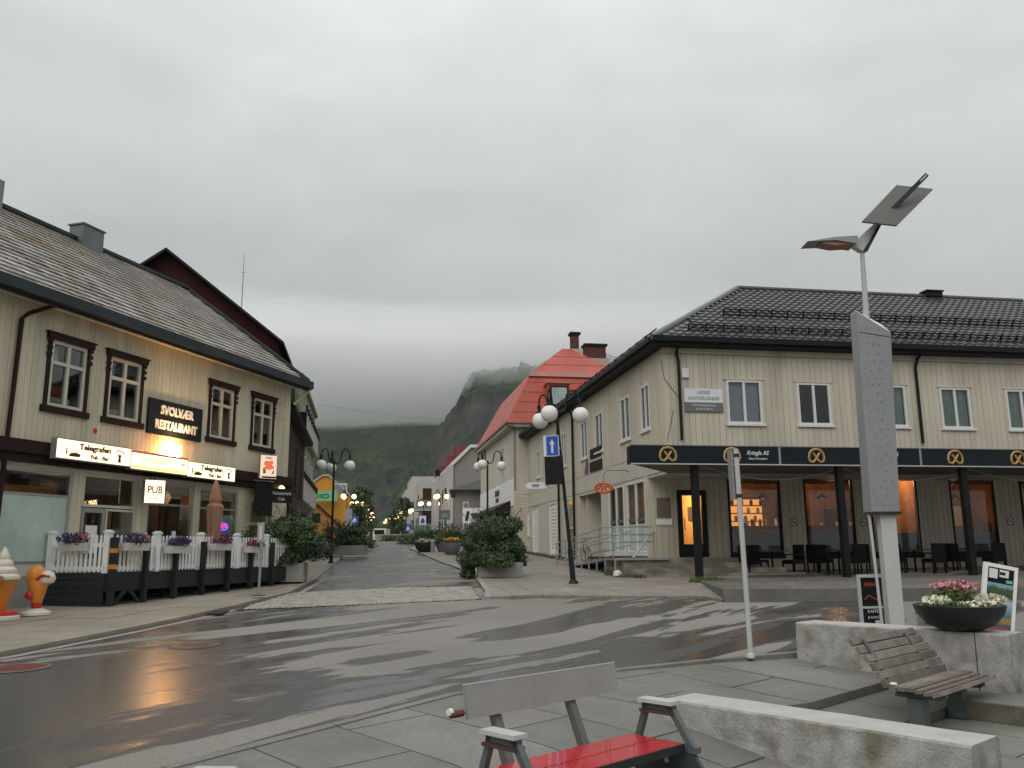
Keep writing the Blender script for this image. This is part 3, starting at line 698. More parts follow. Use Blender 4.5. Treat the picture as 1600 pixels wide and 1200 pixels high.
for k,(x,y) in enumerate(((2.0,1.6),(5.9,1.6))):
    l=bpy.data.lights.new('room_light','POINT'); l.energy=10; l.color=(1,.6,.3); l.shadow_soft_size=.2; obj('room_light',l,rest,T(x,y,3.1))

# ---- deck
MD=T(-8.17,17.42,0)@RZ(R(73)); DZ=1.22; DL=6.85; DD=1.58
dk=thing('wooden_deck','dark grey timber deck raised on posts in front of the pub','deck',MD)
for k in range(11): piece('floor_board',m_deck,dk,0,DL,.02+k*.14,.02+k*.14+.132,DZ-.05,DZ)
for k in range(5): piece('skirt_board',m_deck,dk,-.03,-.003,0,DD,.52+k*.14,.52+k*.14+.133)
piece('skirt_board',m_deck,dk,0,DL,-.035,-.003,DZ-.36,DZ-.01); piece('joist',m_deck,dk,0,DL,.5,.56,DZ-.3,DZ-.055); piece('joist',m_deck,dk,0,DL,1.2,1.26,DZ-.3,DZ-.055)
for k in range(8):
    s=.03+k*.955; top=1.86 if k else 1.93
    piece('post',m_deck,dk,s,s+(.11 if k==0 else .085),-.15,-.04,SL*(17.4+s*.95)+.05,top); piece('inner_post',m_deck,dk,s+.42,s+.52,.5,.6,SL*(17.4+s*.95)+.05,DZ-.31)
for z in (1.02+.28,1.62): piece('orange_band',m_orangepl,dk,.028,.142,-.152,-.038,z,z+.09)
for a,c in (((.2,-.08,.62),(.5,-.08,.86)),((.9,-.08,.62),(.62,-.08,.86))): MB().tube([a,c],.045,4).build('brace',m_deck,dk)
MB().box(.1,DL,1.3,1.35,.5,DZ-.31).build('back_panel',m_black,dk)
# picket fence: posts, rails, pickets
fe=thing('picket_fence','white picket fence with capped posts round the pub deck','fence',MD)
pk=MB(); pk.prism([(0,0),(.055,0),(.055,.70),(.0275,.745),(0,.70)],'y',0,.02); pkm=bpy.data.meshes.new('picket'); pkm.from_pydata(pk.v,[],pk.f); pkm.materials.append(m_white)
def fence_run(M,L,posts):
    MB().box(0,L,.03,.06,.06,.13).box(0,L,.03,.06,.52,.60).build('rail',m_white,fe,M)
    n=int(L/.115)
    for k in range(n):
        s=.03+k*.115
        if any(abs(s-p)<.09 for p in posts): continue
        obj('picket',pkm,fe,M@T(s,.008,.02))
    for p in posts:
        po=MB().box(p-.06,p+.06,-.02,.10,0,.80).build('post',m_white,fe,M); MB().box(p-.08,p+.08,-.04,.12,.80,.83).box(p-.05,p+.05,-.01,.09,.83,.86).build('post_cap',m_white,po)
fence_run(T(0,.0,DZ),DL,[.06,1.5,2.99,4.41,5.7,6.79])
fence_run(T(.0,1.5,DZ)@RZ(R(-90)),1.42,[.06])
# flower boxes
def blob(b,c,r,n,size,mi=0,flat_=.6,rr=rnd):
    for _ in range(n):
        while True:
            p=Vector((rr.uniform(-1,1),rr.uniform(-1,1),rr.uniform(-1,1)))
            if .25<p.length<1: break
        p=Vector((c[0]+p.x*r[0],c[1]+p.y*r[1],c[2]+p.z*r[2])); d=Vector((rr.uniform(-1,1),rr.uniform(-1,1),rr.uniform(-.2,1))).normalized(); u=d.orthogonal().normalized(); u=(Matrix.Rotation(rr.uniform(0,6.28),3,d)@u); v=d.cross(u); s=size*rr.uniform(.6,1.3)
        b.add([p-u*s*.5,p+v*s*flat_*.5,p+u*s*.5,p-v*s*flat_*.5],[(0,1,2,3)],None,mi)
fbd=[(T(.0,.78,1.66)@RZ(R(-90)),'with pink and purple flowers on the short fence side',m_magenta,m_purple),
 (T(.62,-.12,1.66),'with pink over purple flowers, first along the long side',m_pink,m_purple),
 (T(1.98,-.12,1.60),'full of deep violet flowers, second on the long side of the fence',m_purple,m_purple),
 (T(3.52,-.12,1.66),'with violet flowers and dry stems in front of the closed parasol',m_purple,m_magenta),
 (T(4.95,-.12,1.60),'with pale pink flowers next to the thin sign pole',m_wflower,m_magenta)]
for M,lb,ma,mb in fbd:
    t=thing('flower_box','white flower box '+lb,'flower box',MD@M,'flower boxes on the picket fence')
    MB().prism([(-.11,.0),(.09,0),(.11,.16),(-.13,.16)],'x',-.33,.33).build('box',m_planterwhite,t)
    b=MB(); blob(b,(0,-.05,.22),(.36,.16,.13),260,.055); b.build('leaves',m_leaf,t,kind='stuff')
    b=MB(); blob(b,(-.1,-.08,.25),(.30,.17,.12),200,.05,0,.9); blob(b,(.12,-.04,.28),(.26,.14,.11),140,.05,1,.9); b.build('flowers',[mb,ma],t,kind='stuff')
# parasol
t=thing('closed_parasol','closed faded pink parasol standing on the pub deck','parasol',MD@T(4.42,.75,DZ))
MB().tube([(0,0,0),(0,0,2.2)],.025,8).build('pole',m_white,t); MB().lathe([(.22,0),(.22,.06),(.05,.1)],12).build('base',m_concrete,t)
b=MB(); n=16; prof=[(.10,.55),(.20,.62),(.15,.85),(.17,1.2),(.20,1.55),(.13,1.62),(.15,1.72),(.10,1.95),(.05,2.15),(.01,2.22)]
for r,z in prof:
    for k in range(n): a=2*math.pi*k/n; rr=r*(1+.22*(k%2)-.1); b.v.append((rr*math.cos(a),rr*math.sin(a),z))
for i in range(len(prof)-1):
    for k in range(n): b.f.append((i*n+k,i*n+(k+1)%n,(i+1)*n+(k+1)%n,(i+1)*n+k)); b.m.append(0)
b.build('canopy',m_parasol,t)
# ice cream figures
def cone_fig(M,label,big):
    t=thing('ice_cream_figure',label,'display figure',M)
    s=1.15 if big else 1.0
    MB().lathe([(.30*s,0),(.30*s,.05),(.22*s,.09),(.10*s,.13)],20).build('base',m_cream,t,smooth=True)
    if big:
        MB().lathe([(.07,.12),(.11,.2),(.25,.62),(.27,.66)],16).build('cone',m_orangepl,t,smooth=True)
        b=MB(); 
        for k in range(4):
            r=.29-.065*k; z=.68+.115*k
            b.lathe([(r*.75,z-.05),(r,z),(r,z+.05),(r*.7,z+.11)],18)
        b.lathe([(.08,1.10),(.05,1.18),(.005,1.24)],12); b.build('soft_ice_swirl',m_cream,t,smooth=True)
        MB().lathe([(.265,.05),(.31,.07),(.31,.12),(.24,.14)],20).build('red_stripe',m_redpl,t,smooth=True)
        MB().prism([(-.30,.3),(-.20,.25),(.10,.72),(.02,.76)],'y',-.3,-.28).build('brown_streak',m_parasol,t)
    else:
        MB().lathe([(.06,.12),(.09,.2),(.15,.42),(.20,.62),(.19,.68)],16).build('cone',m_orangepl,t,smooth=True)
        MB().lathe([(.085,.12),(.10,.18),(.11,.24),(.10,.245)],14).build('red_foot',m_redpl,t,smooth=True)
        b=MB(); b.lathe([(.17,.68),(.18,.74),(.17,.86),(.13,.95),(.05,1.0),(.005,1.01)],16,M=T(-.06,0,0)); b.build('scoop',m_orangepl,t,smooth=True)
        b=MB(); b.lathe([(.05,.60),(.14,.64),(.17,.72),(.14,.82),(.06,.88),(.01,.89)],16,M=T(.16,.02,0)); b.build('side_scoop',m_cream,t,smooth=True)
        b=MB(); b.tube([(.02,-.14,.72),(.16,-.16,.80),(.27,-.08,.76)],.03,6).build('red_sauce',m_redpl,t,smooth=True); MB().lathe([(.01,.30),(.08,.34),(.10,.40),(.07,.47),(.01,.49)],12,M=T(-.1,-.10,0)).build('red_berry',m_redpl,t,smooth=True)
cone_fig(T(-8.98,15.3,.50)@RZ(.3),'ice cream cone display figure with white swirl on an orange cone, at the left edge',True)
cone_fig(T(-8.66,15.9,.53)@Matrix.Scale(.88,4),'smaller orange ice cream display figure with side scoop beside the dark deck',False)
# small sign pole on left pavement
g=(-5.60,19.2); t=thing('sign_pole','thin grey pole with small round-topped sign on the left pavement before the fence','pole',T(g[0],g[1],hz(g[1])+.1))
MB().tube([(0,0,0),(0.02,0,1.5)],.03,8).build('pole',m_steel,t); b=MB().box(-.075,.075,-.05,-.035,1.15,1.58); b.build('sign_plate',m_steel,t); MB().tube([(-.0,-.052,1.2),(0,-.052,1.5)],.025,6).build('symbol',m_signwhite,t); MB().box(-.14,.14,-.1,.1,0,.012).build('foot_plate',m_rust if False else m_brown,t)

# ================================================================= BAKERY BUILDING (right)
C=(4.78,26.5); MK=T(C[0],C[1],0)@RZ(R(9.8)); MW=RZ(R(-90))@T(-23.6,0,0)  # wing frame: x 0 far .. 23.6 at the corner
bk=thing('bakery_building','beige boarded two storey bakery building with dark tiled hipped roof on the right corner','building',MK)
BX=17.5; BW=10.4
uw=[(2.12,3.32,5.50,6.93),(4.55,5.72,5.50,6.90),(7.25,8.45,5.49,6.89),(9.70,10.84,5.47,6.86),(12.20,13.4,5.46,6.85),(14.9,16.1,5.46,6.85)]
wallh(bk,I4,0,BX,4.0,7.9,uw,m_beigeflat,y=0)
boards(bk,I4,0.02,BX,3.95,7.72,.20,uw,m_creamR,g=.012)
# wing (left side): lower part rendered flat, upper boards
ww=[(23.6-2.2,23.6-1.30,5.50,7.05),(23.6-4.60,23.6-3.45,5.46,7.04),(23.6-8.1,23.6-7.0,5.45,7.03),(23.6-10.5,23.6-9.4,5.42,7.02),(23.6-14.3,23.6-13.3,5.45,7.05),(23.6-20.3,23.6-19.3,5.45,6.9)]
wallh(bk,MW,0,23.58,4.0,7.9,ww,m_beigeflat,y=0)
boards(bk,MW,0,23.58,4.7,7.8,.19,ww,m_creamR,g=.01)
wl=[(.9,2.6,1.45,3.95),(2.9+1.6,8.4-1.4,1.45,3.90),(10.3,11.8,1.45,3.92),(12.5,16.1,1.2,3.88),(17.1,19.2,1.5,3.95),(19.5,21.4,1.5,3.95)]
wl=[(1.9,3.5,1.45,3.95),(6.3,8.2,1.45,3.88),(10.2,11.6,1.45,3.92),(12.5,16.0,1.2,3.88),(17.1,19.1,1.5,3.92),(19.4,21.5,1.5,3.90)]
wallh(bk,MW,0,21.8,.5,4.0,wl,m_beigeflat,y=0,name='lower_wall'); wallh(bk,MW,0,23.58,4.001,4.68,[],m_beigeflat,y=-.022,t=.021,name='lower_band')
# recess in the wing and blank doors
MB().box(12.5,16,.9,.95,1.0,3.95).box(12.4,12.5,.121,.95,1,3.95).box(16,16.1,.121,.95,1,3.95).build('recess_wall',m_creamR,bk,MW)
boards(bk,MW,12.5,16,1.2,3.88,.2,[],m_creamR,y=.9)
for a,c in ((1.95,3.45),(6.35,8.15)):
    d=MB().box(a,c,.03,.08,1.45,3.9).build('shutter_door',m_white,bk,MW); MB().box(a,a+.06,-.02,.029,1.45,3.9).box(c-.06,c,-.02,.029,1.45,3.9).box(a+.06,c-.06,-.02,.029,3.84,3.9).build('frame',m_whiteframe,d)
    for k in range(12): MB().box(a+.2,c-.2,.015,.029,1.7+k*.17,1.7+k*.17+.03).build('slat',m_lightwall,d)
    MB().box(a-.1,c+.1,-.12,-.001,1.33,1.44).build('sill',m_whiteframe,d)
o=window(bk,MW,10.2,11.6,1.45,3.92,m_whiteframe,m_shop,fw=.06,mz=.45); piece('poster',m_signwhite,bk,10.35,11.45,.05,.06,2.55,3.6,MW); piece('lit_panel',emit('warm_sign_strip',(1,.45,.12),.7),bk,10.35,11.45,.05,.06,3.62,3.84,MW); piece('window_film',m_lightwall,bk,10.3,11.5,.05,.06,1.55,2.45,MW)
for a,c in ((17.1,19.1),(19.4,21.5)):
    o=window(bk,MW,a,c,1.5,3.9,m_whiteframe,m_shop,fw=.07,mx=(.5,)); piece('window_film',m_frostgreen,bk,a+.08,c-.08,.008,.012,1.58,2.45,MW); piece('window_sticker_band',m_frost,bk,a+.1,c-.1,.008,.012,2.55,2.66,MW); MB().box(a-.1,c+.1,-.15,-.001,1.38,1.49).build('sill',m_whiteframe,o)
MB().box(21.55,21.8,-.05,-.001,.8,3.99).build('corner_post',m_creamR,bk,MW)
for i,(a,c,z0,z1) in enumerate(ww): window(bk,MW,a,c,z0,z1,m_whiteframe,m_glass,fw=.08,mx=(.5,),sill=(.06,.09,.07,m_whiteframe),back=m_curt if i in(1,3) else None)
MB().box(0,21.8,-.04,-.001,.9,1.2).build('plinth',m_concrete,bk,MW)
ulab=['window with lilac blinds','dark window above the bakery name','window partly behind the grey steel mast','window with pale green curtains','window at the right edge of the picture']
for i,(a,c,z0,z1) in enumerate(uw):
    window(bk,I4,a,c,z0,z1,m_whiteframe,m_glass,fw=.075,mx=(.5,),sill=(.07,.09,.07,m_whiteframe),back=[m_lilac,None,m_curt,m_curt,m_curt,None][i],lab=ulab[i] if i<5 else None)
    MB().box(a-.10,c+.10,-.05,-.024,z1+.001,z1+.07).build('head_trim',m_creamR,bk)
# lower front, set back 1.8 m under the upper floor
LY=1.8
lf=[(.96,1.99,1.33,3.52),(2.76,4.65,1.40,3.95),(5.50,7.33,1.38,3.95),(7.94,9.77,1.37,3.96),(11.02,12.8,1.36,3.97),(13.83,15.6,1.36,3.98)]
wallh(bk,I4,0,BX,.6,4.08,lf,m_beigeflat,y=LY,name='lower_wall')
boards(bk,I4,0,BX,.8,4.0,.205,lf,m_creamR,y=LY,g=.014)
for i,(a,c,z0,z1) in enumerate(lf[1:]):
    o=window(bk,T(0,LY,0),a,c,z0,z1,m_black,m_shop,fw=.075); piece('window_film',m_frost,bk,a+.08,c-.08,LY+.045,LY+.05,z0+.08,2.08)
    MB().box(a-.03,c+.03,-.08,-.03,z0-.13,z0-.001).build('sill',m_black,o)
d=MB().box(.96,1.14,LY-.04,LY+.05,1.33,3.52).box(1.81,1.99,LY-.04,LY+.05,1.33,3.52).box(1.14,1.81,LY-.04,LY+.05,3.34,3.52).box(1.14,1.81,LY-.04,LY+.05,1.33,1.75).build('entrance_door',m_black,bk)
piece('pane',m_shop,d,1.14,1.81,LY,LY+.01,1.75,3.34); MB().tube([(1.17,LY-.1,2.2),(1.17,LY-.1,2.6)],.02,6).box(1.13,1.2,LY-.1,LY-.041,2.25,2.28).build('handle',m_steel,d)
# soffit of the overhang, end and back walls, floors
MB().box(0,BX,.001,LY-.03,3.90,3.99).build('soffit',m_lightwall,bk)
b=MB(); b.box(BX-.12,BX,.121,BW,.6,7.9); b.box(.125,BX-.12,BW-.12,BW,.6,7.9); b.build('end_wall',m_beigeflat,bk)
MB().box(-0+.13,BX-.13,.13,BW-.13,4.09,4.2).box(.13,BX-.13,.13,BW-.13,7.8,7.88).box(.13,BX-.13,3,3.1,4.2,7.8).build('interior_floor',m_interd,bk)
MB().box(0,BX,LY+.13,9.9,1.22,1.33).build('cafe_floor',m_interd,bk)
MB().box(.13,BX-.13,6.0,6.1,1.33,4.08).box(.13,.2,LY+.13,6,1.33,4.08).box(BX-.2,BX-.13,LY+.13,6,1.33,4.08).box(9.9,10.1,LY+.2,6,1.33,4.08).build('cafe_wall',m_inter,bk)
# cafe interior: counter, shelves, pendants
b=MB().box(2.6,9.4,4.3,4.9,1.33,2.35); b.build('counter',m_interd,bk); MB().box(2.6,9.4,4.25,4.95,2.35,2.40).build('counter_top',m_table,bk)
m_shelflit=emit('lit_shelf_back',(1,.40,.09),.95)
for k,x in enumerate((4.35,5.2,6.6)):
    MB().box(x,x+.75 if k else x+.8,5.9,5.96,2.45,3.45).build('lit_shelf_back',m_shelflit if k<2 else m_inter,bk)
for z in (2.6,2.9,3.2,3.5): MB().box(4.3,6.0,5.6,5.9,z,z+.03).build('shelf',m_interd,bk)
MB().box(6.6,7.6,5.7,5.98,1.33,3.3).build('dark_cabinet',m_interd,bk); MB().box(8.6,9.6,5.8,5.98,2.2,3.1).build('wall_menu',m_interd,bk); MB().box(11.6,13.0,5.5,5.98,1.33,2.9).build('dark_cabinet',m_interd,bk); MB().box(14,14.8,5.9,5.98,2.4,3.2).build('wall_picture',m_cream,bk)
for k in range(26):
    x=2.8+rnd.random()*6.2; z=rnd.choice((2.41,)) ; h_=rnd.uniform(.08,.3); MB().lathe([(.05,0),(.06,h_*.6),(.03,h_)],8,M=T(x,4.5+rnd.uniform(-.15,.2),z)).build('counter_jar',[m_gold,m_white,m_redpl,m_interd][k%4],bk)
for k in range(12): MB().lathe([(.06,0),(.07,.12),(.04,.2)],8,M=T(4.4+k*.13,5.72,[2.63,2.93,3.23][k%3])).build('shelf_jar',[m_gold,m_cream,m_interd][k%3],bk)
for k,(x,y) in enumerate(((3.3,3.4),(4.9,3.6),(6.0,3.3),(7.2,3.6),(8.6,3.3),(11.6,3.4),(12.6,3.6),(14.4,3.4))):
    o=MB().lathe([(.20,0),(.17,.07),(.06,.16),(.03,.2)],14,M=T(x,y,3.35)).build('pendant_lamp',m_black,bk); MB().tube([(x,y,3.55),(x,y,4.08)],.008,5).build('cord',m_black,o); MB().lathe([(.03,-.01),(.055,.02),(.04,.06)],10,M=T(x,y,3.36)).build('bulb',m_wlamp,o)
for k in range(8):
    x=2.9+k*1.9; tb=MB().box(x-.3,x+.3,2.5,3.1,2.03,2.07).box(x-.03,x+.03,2.77,2.83,1.33,2.03).build('cafe_table',m_interd,bk)
    MB().box(x+.4,x+.8,2.6,3.0,1.75,1.8).box(x+.76,x+.8,2.6,3.0,1.8,2.45).box(x+.42,x+.46,2.62,2.66,1.33,1.75).box(x+.74,x+.78,2.62,2.66,1.33,1.75).build('cafe_chair',m_interd,bk)
for x,e in ((3.6,12),(5.2,75),(7.0,50),(9.2,60),(11.6,50),(13.6,45),(15.6,45)):
    l=bpy.data.lights.new('room_light','POINT'); l.energy=e; l.color=(1,.54,.25); l.shadow_soft_size=.25; obj('room_light',l,bk,T(x,2.55,3.97))
# wing shop room
MB().box(16.6,21.7,2.5,2.6,1.2,4.0).box(16.5,16.6,.13,2.6,1.2,4).build('shop_wall',mat('shop_yellow_wall',(.6,.42,.16),.8,.1,1),bk,MW)
MB().box(16.6,21.7,.13,2.6,1.2,1.3).build('shop_floor',m_interd,bk,MW)
l=bpy.data.lights.new('room_light','POINT'); l.energy=240; l.color=(1,.55,.2); l.shadow_soft_size=.2; obj('room_light',l,bk,MW@T(19.3,1.4,3.4))
MB().box(18.9,19.4,2.45,2.49,2.6,3.1).build('wall_picture',m_interd,bk,MW)
# cornice & gutters
MB().box(-.02,BX,-.06,-.027,7.74,7.92).build('cornice_board',m_creamR,bk); MB().box(-.42,BX+.4,-.56,-.42,8.02,8.20).box(-.38,BX+.4,-.419,-.03,7.93,8.0).box(-.40,BX+.4,-.44,-.40,7.92,8.16).build('gutter',m_black,bk)
MB().box(0,23.99,-.56,-.42,8.02,8.18).box(0,23.95,-.419,-.03,7.93,8.0).box(0,24,-.44,-.40,7.92,8.16).build('gutter',m_black,bk,MW@T(0,0,-.003))
b=MB(); b.tube([(.42,-.48,8.05),(.46,-.12,7.75),(.52,-.09,7.5),(.52,-.09,4.95)],.05,8); b.build('downpipe',m_black,bk)
b=MB(); b.tube([(8.98,-.48,8.05),(8.95,-.12,7.8),(8.86,-.09,7.5),(8.86,-.09,4.95)],.05,8); b.build('downpipe',m_black,bk)
for s in (8.9,11.9): MB().tube([(s,-.48,8.05),(s,-.10,7.6),(s,-.10,1.1),(s-.1,-.18,1.0)],.055,8).build('downpipe',m_black,bk,MW)
MB().box(.62,.85,-.1,-.03,6.95,7.25).build('outdoor_speaker',m_whiteframe,bk)
MB().tube([(-.03,-.04,7.5),(.05,-.04,6.9),(.5,-.05,6.3)],.008,5).tube([(.3,-.04,5.9),(.12,-.04,5.2),(.05,-.04,4.9)],.007,5).build('cable',m_black,bk)
# roof
ph=math.atan2(11.75-8.15,5.65); RS=math.hypot(3.6,5.65)
b=MB(); b.add([(-.45,-.45,8.12),(BX+.45,-.45,8.12),(BX+.45,5.2,11.72),(5.2,5.2,11.72)],[(0,1,2,3)])
b.add([(-.45,-.45,8.12),(5.2,5.2,11.72),(5.2,18.2,11.72),(-.45,23.9,8.12)],[(0,1,2,3)])
b.add([(BX+.45,10.9,8.12),(BX+.45,5.2,11.72),(5.2,5.2,11.72),(10.9,10.9,8.12)],[(0,1,2,3)]); b.add([(10.9,10.9,8.12),(5.2,5.2,11.72),(5.2,18.2,11.72),(10.9,23.9,8.12)],[(0,1,2,3)]); b.add([(-.45,23.9,8.12),(5.2,18.2,11.72),(10.9,23.9,8.12)],[(0,1,2)])
b.build('roof_deck',m_tileR,bk)
MTF=T(0,-.45,8.13)@RX(ph)
tile_field(bk,MTF,.30,.345,-.3,BX+.4,RS,m_tileR,lambda x,s:x-.2>-.45+s*math.cos(ph),lambda x,s:abs(x-3.5)+s*.6,wave=.04,jit=.002)
# seen edge-on: the slope over the wing
b=MB(); me_,src=tile_mesh('roof_tile',.3,.345,m_tileR,wave=.04)
MTW=MW@T(0,-.45,8.13)@RX(ph)
for j in range(19):
    for i in range(80):
        x=-.2+i*.3; s=j*.345; d_=(s+.17)*math.cos(ph)
        if x+.15<24.05-d_-.2 and x>d_-.2: b.add(src.v,src.f,MTW@T(x,s,0))
b.build('wing_roof_tile',m_tileR,bk,kind='stuff',smooth=True)
b=MB(); b.tube([(-.45,-.45,8.16),(5.2,5.2,11.78)],.10,8); b.build('hip_cap',m_ridge,bk); b=MB(); b.tube([(5.2,5.2,11.76),(BX+.45,5.2,11.76)],.11,8); b.tube([(5.2,5.2,11.76),(5.2,18.2,11.76)],.11,8); b.build('ridge_cap',m_tileR,bk)
b=MB(); b.box(13.4,14.1,5.0,5.4,11.75,11.95).box(13.35,14.15,4.95,5.45,11.95,12.0); b.build('roof_vent',m_brown,bk)
for s in (.75,2.75):
    g=MB(); y=.0
    for dz in (.07,.17,.26): g.tube([(1.0 if s<1 else 3.0,s+0,dz),(BX,s,dz)],.022,6)
    for k in range(28):
        x=1.0+k*.6 if s<1 else 3.0+k*.6
        if x<BX: g.box(x-.02,x+.02,s-.02,s+.02,0,.30).box(x-.02,x+.02,s+.02,s+.3,0,.03)
    g.build('snow_guard',m_black,bk,MTF)
g=MB(); g.tube([(3,.75,.2),(23,.75,.2)],.025,6)
for k in range(22): g.box(3+k*.9,3.04+k*.9,.7,.78,0,.24)
g.build('snow_guard',m_black,bk,MTW)
# office-to-let sign
t=thing('office_sign','white and grey sign reading LEDIGE KONTORLOKALER on the upper wall','sign',MK@T(1.32,-.07,5.86))
MB().box(-.64,.64,0,.03,.30,.74).build('upper_panel',m_signwhite,t); MB().box(-.64,.64,0,.03,0,.299).build('lower_panel',m_signgrey,t)
text('lettering','LEDIGE',.15,m_grey,t,T(0,-.005,.62),sx=.9); text('lettering','KONTORLOKALER',.15,m_grey,t,T(0,-.005,.43),sx=.82)
text('lettering','TOTALEIENDOM.AS',.10,m_signwhite,t,T(0,-.005,.20),sx=.9); text('lettering','Tlf 90 75 80 15',.10,m_signwhite,t,T(0,-.005,.08),sx=.9)
# wing sign: purple emblem + dark plates
t=thing('shop_sign','pair of dark brown name plates with a purple flame emblem on the wing wall','sign',MK@MW@T(23.6-8.7,-.06,4.72))
MB().box(-.2,1.45,0,.03,.55,.95).build('name_plate',m_brown,t); MB().box(-.3,1.55,0,.03,.02,.42).build('name_plate',m_brown,t)
b=MB(); 
for dx,rr,hh in ((-.95,.13,.55),(-.75,.12,.8),(-1.1,.08,.35)): b.tube([(dx,-.01,.05),(dx+.02,-.01,hh*.5),(dx+.12,-.01,hh)],[rr,rr*.9,.01],6,M=Matrix.Diagonal((1,.1,1,1)))
b.build('flame_emblem',mat('purple_emblem',(.13,.06,.22),.5),t)
# orange pretzel sign hanging
t=thing('hanging_pretzel_sign','orange oval pretzel sign hanging from a bracket outside the shop','sign',MK@MW@T(19.6,-.9,3.74)@RZ(R(60))@Matrix.Scale(.85,4))
b=MB(); b.tube([(.36*math.cos(a*.3927),0,.20*math.sin(a*.3927)) for a in range(17)],.055,8); b.build('ring',m_orangesign,t); b=MB(); b.tube([(-.3,0,-.05),(-.1,0,.1),(.06,0,-.03),(.1,0,-.17)],.04,6).tube([(.3,0,-.05),(.1,0,.1),(-.06,0,-.03),(-.1,0,-.17)],.04,6); b.build('knot',m_orangesign,t)
b=MB(); b.tube([(-.0,0,.2),(0,0,.55),(.2,0,.72),(.9,.2,.72),(1.2,.35,.55)],.012,5); b.build('bracket',m_black,t)
# posters beside the door
t=tag(MB().box(.25,.72,LY-.06,LY-.03,2.62,3.26).build('wall_poster',m_poster,None,MK),'dark framed poster beside the bakery door','poster')
t=tag(MB().box(.22,.75,LY-.07,LY-.03,2.38,2.56).build('notice_shelf',m_white,None,MK),'narrow white notice strip below the dark poster','notice')
# no-smoking signs
for x,lb in ((5.07,'between the first and second big bakery windows'),(7.64,'left of the grey steel mast between two bakery windows'),(13.3,'on the wall pier nearest the right edge')):
    t=thing('no_smoking_sign','small round no smoking sign '+lb,'sign',MK@T(x,LY-.04,2.45),'no smoking signs on the bakery wall')
    b=MB(); b.tube([(.13*math.cos(a*.3927),0,.13*math.sin(a*.3927)) for a in range(17)],.016,6).tube([(-.09,0,.09),(.09,0,-.09)],.012,5); b.build('red_ring',m_magenta,t); MB().box(-.07,.07,-.004,.004,-.015,.015).build('cigarette',m_black2,t); MB().lathe([(.12,0),(.12,.006)],16,M=RX(math.pi/2)@T(0,0,-.012)).build('disc',m_signwhite,t)
# ---- awning with fascia
aw=thing('fascia_canopy','long flat canopy with black fascia on black columns along the bakery front','canopy',MK)
AY=-3.0; AZ0,AZ1=3.88,4.42
MB().prism([(-2.03,AY+.07),(BX,AY+.07),(BX,-.03),(.0,-.03),(-2.03,AY+.4)],'z',AZ1-.06,AZ1-.02).build('canopy_top',m_black,aw)
MB().prism([(-2.0,AY+.08),(BX,AY+.08),(BX,-.03),(.0,-.03),(-2.0,AY+.36)],'z',AZ0+.04,AZ0+.07).build('canopy_soffit',m_concdark,aw)
MB().box(-2.09,-2.035,AY+.065,AY+.38,AZ0+.02,AZ1-.03).build('end_panel',m_blackpanel,aw)
MB().hexa([(-2.03,AY+.40,AZ0+.08),(-.02,-.05,AZ0+.08),(.0,-.09,AZ0+.08),(-2.0,AY+.36,AZ0+.08)],[(-2.03,AY+.40,AZ1-.07),(-.02,-.05,AZ1-.07),(.0,-.09,AZ1-.07),(-2.0,AY+.36,AZ1-.07)]).build('diagonal_panel',m_lightwall,aw)
edges=[-2.09,.88,2.26,6.64,11.0,15.4,BX]
for i in range(len(edges)-1):
    a,c=edges[i],edges[i+1]; MB().box(a+.015,c-.015,AY,AY+.06,AZ0+.035,AZ1-.03).build('fascia_panel',m_blackpanel,aw)
    if i: MB().box(a-.03,a+.03,AY-.015,AY+.05,AZ0+.03,AZ1-.025).build('joint_cover',m_greysteel if i>1 else m_darksteel,aw)
MB().box(-2.09,BX,AY-.03,AY+.06,AZ0,AZ0+.03).build('bottom_trim',m_palesteel,aw); MB().box(-2.09,BX,AY-.02,AY+.06,AZ1-.025,AZ1).build('top_trim',m_signgrey,aw)
for i,(x,zb) in enumerate(((-.21,.70),(4.15,TZ),(8.1,TZ),(12.3,TZ),(16.3,TZ))): piece('column',m_black,aw,x-.09,x+.09,AY+.12,AY+.30,zb,AZ0+.04)
def pretzel(x,lb=''):
    p=MB(); pts=[]
    P=[(.06,-.13),(-.02,-.02),(-.10,.08),(-.18,.10)]
    loop=[(-.02,-.02),(.05,-.12),(.12,-.17),(.20,-.15),(.235,-.05),(.21,.08),(.13,.17),(0,.20),(-.13,.17),(-.21,.08),(-.235,-.05),(-.20,-.15),(-.12,-.17),(-.05,-.12),(.02,-.02),(.10,.09)]
    p.tube([(-.10,AY-.02,4.15+.09)]+[(x_,AY-.02,4.15+z_) for x_,z_ in loop],.033,6)
    return p.build('pretzel_emblem',m_gold,aw,T(x,0,0))
for x in (-1.04,.83,3.37,7.75,9.82,12.1,14.3): pretzel(x)
for x,sz in ((1.6,1),(5.6,1),(13.2,1)):
    text('lettering','Kringla AS',.17,m_signwhite,aw,T(x,AY-.006,4.22),shear=.3,off=.002,sx=.9); text('lettering','Bakeri & Konditori',.09,m_signwhite,aw,T(x,AY-.006,4.06),shear=.2,sx=.8)
# fairy-light cable under the canopy
b=MB(); 
for k in range(4):
    x0=.2+k*4.2; b.tube([(x0+4.2*t/8,AY+.5,3.86-.35*math.sin(math.pi*t/8)) for t in range(9)],.008,5)
tag(b.build('hanging_cable',m_palesteel,None,MK),'thin pale cable looped under the bakery canopy','cable')
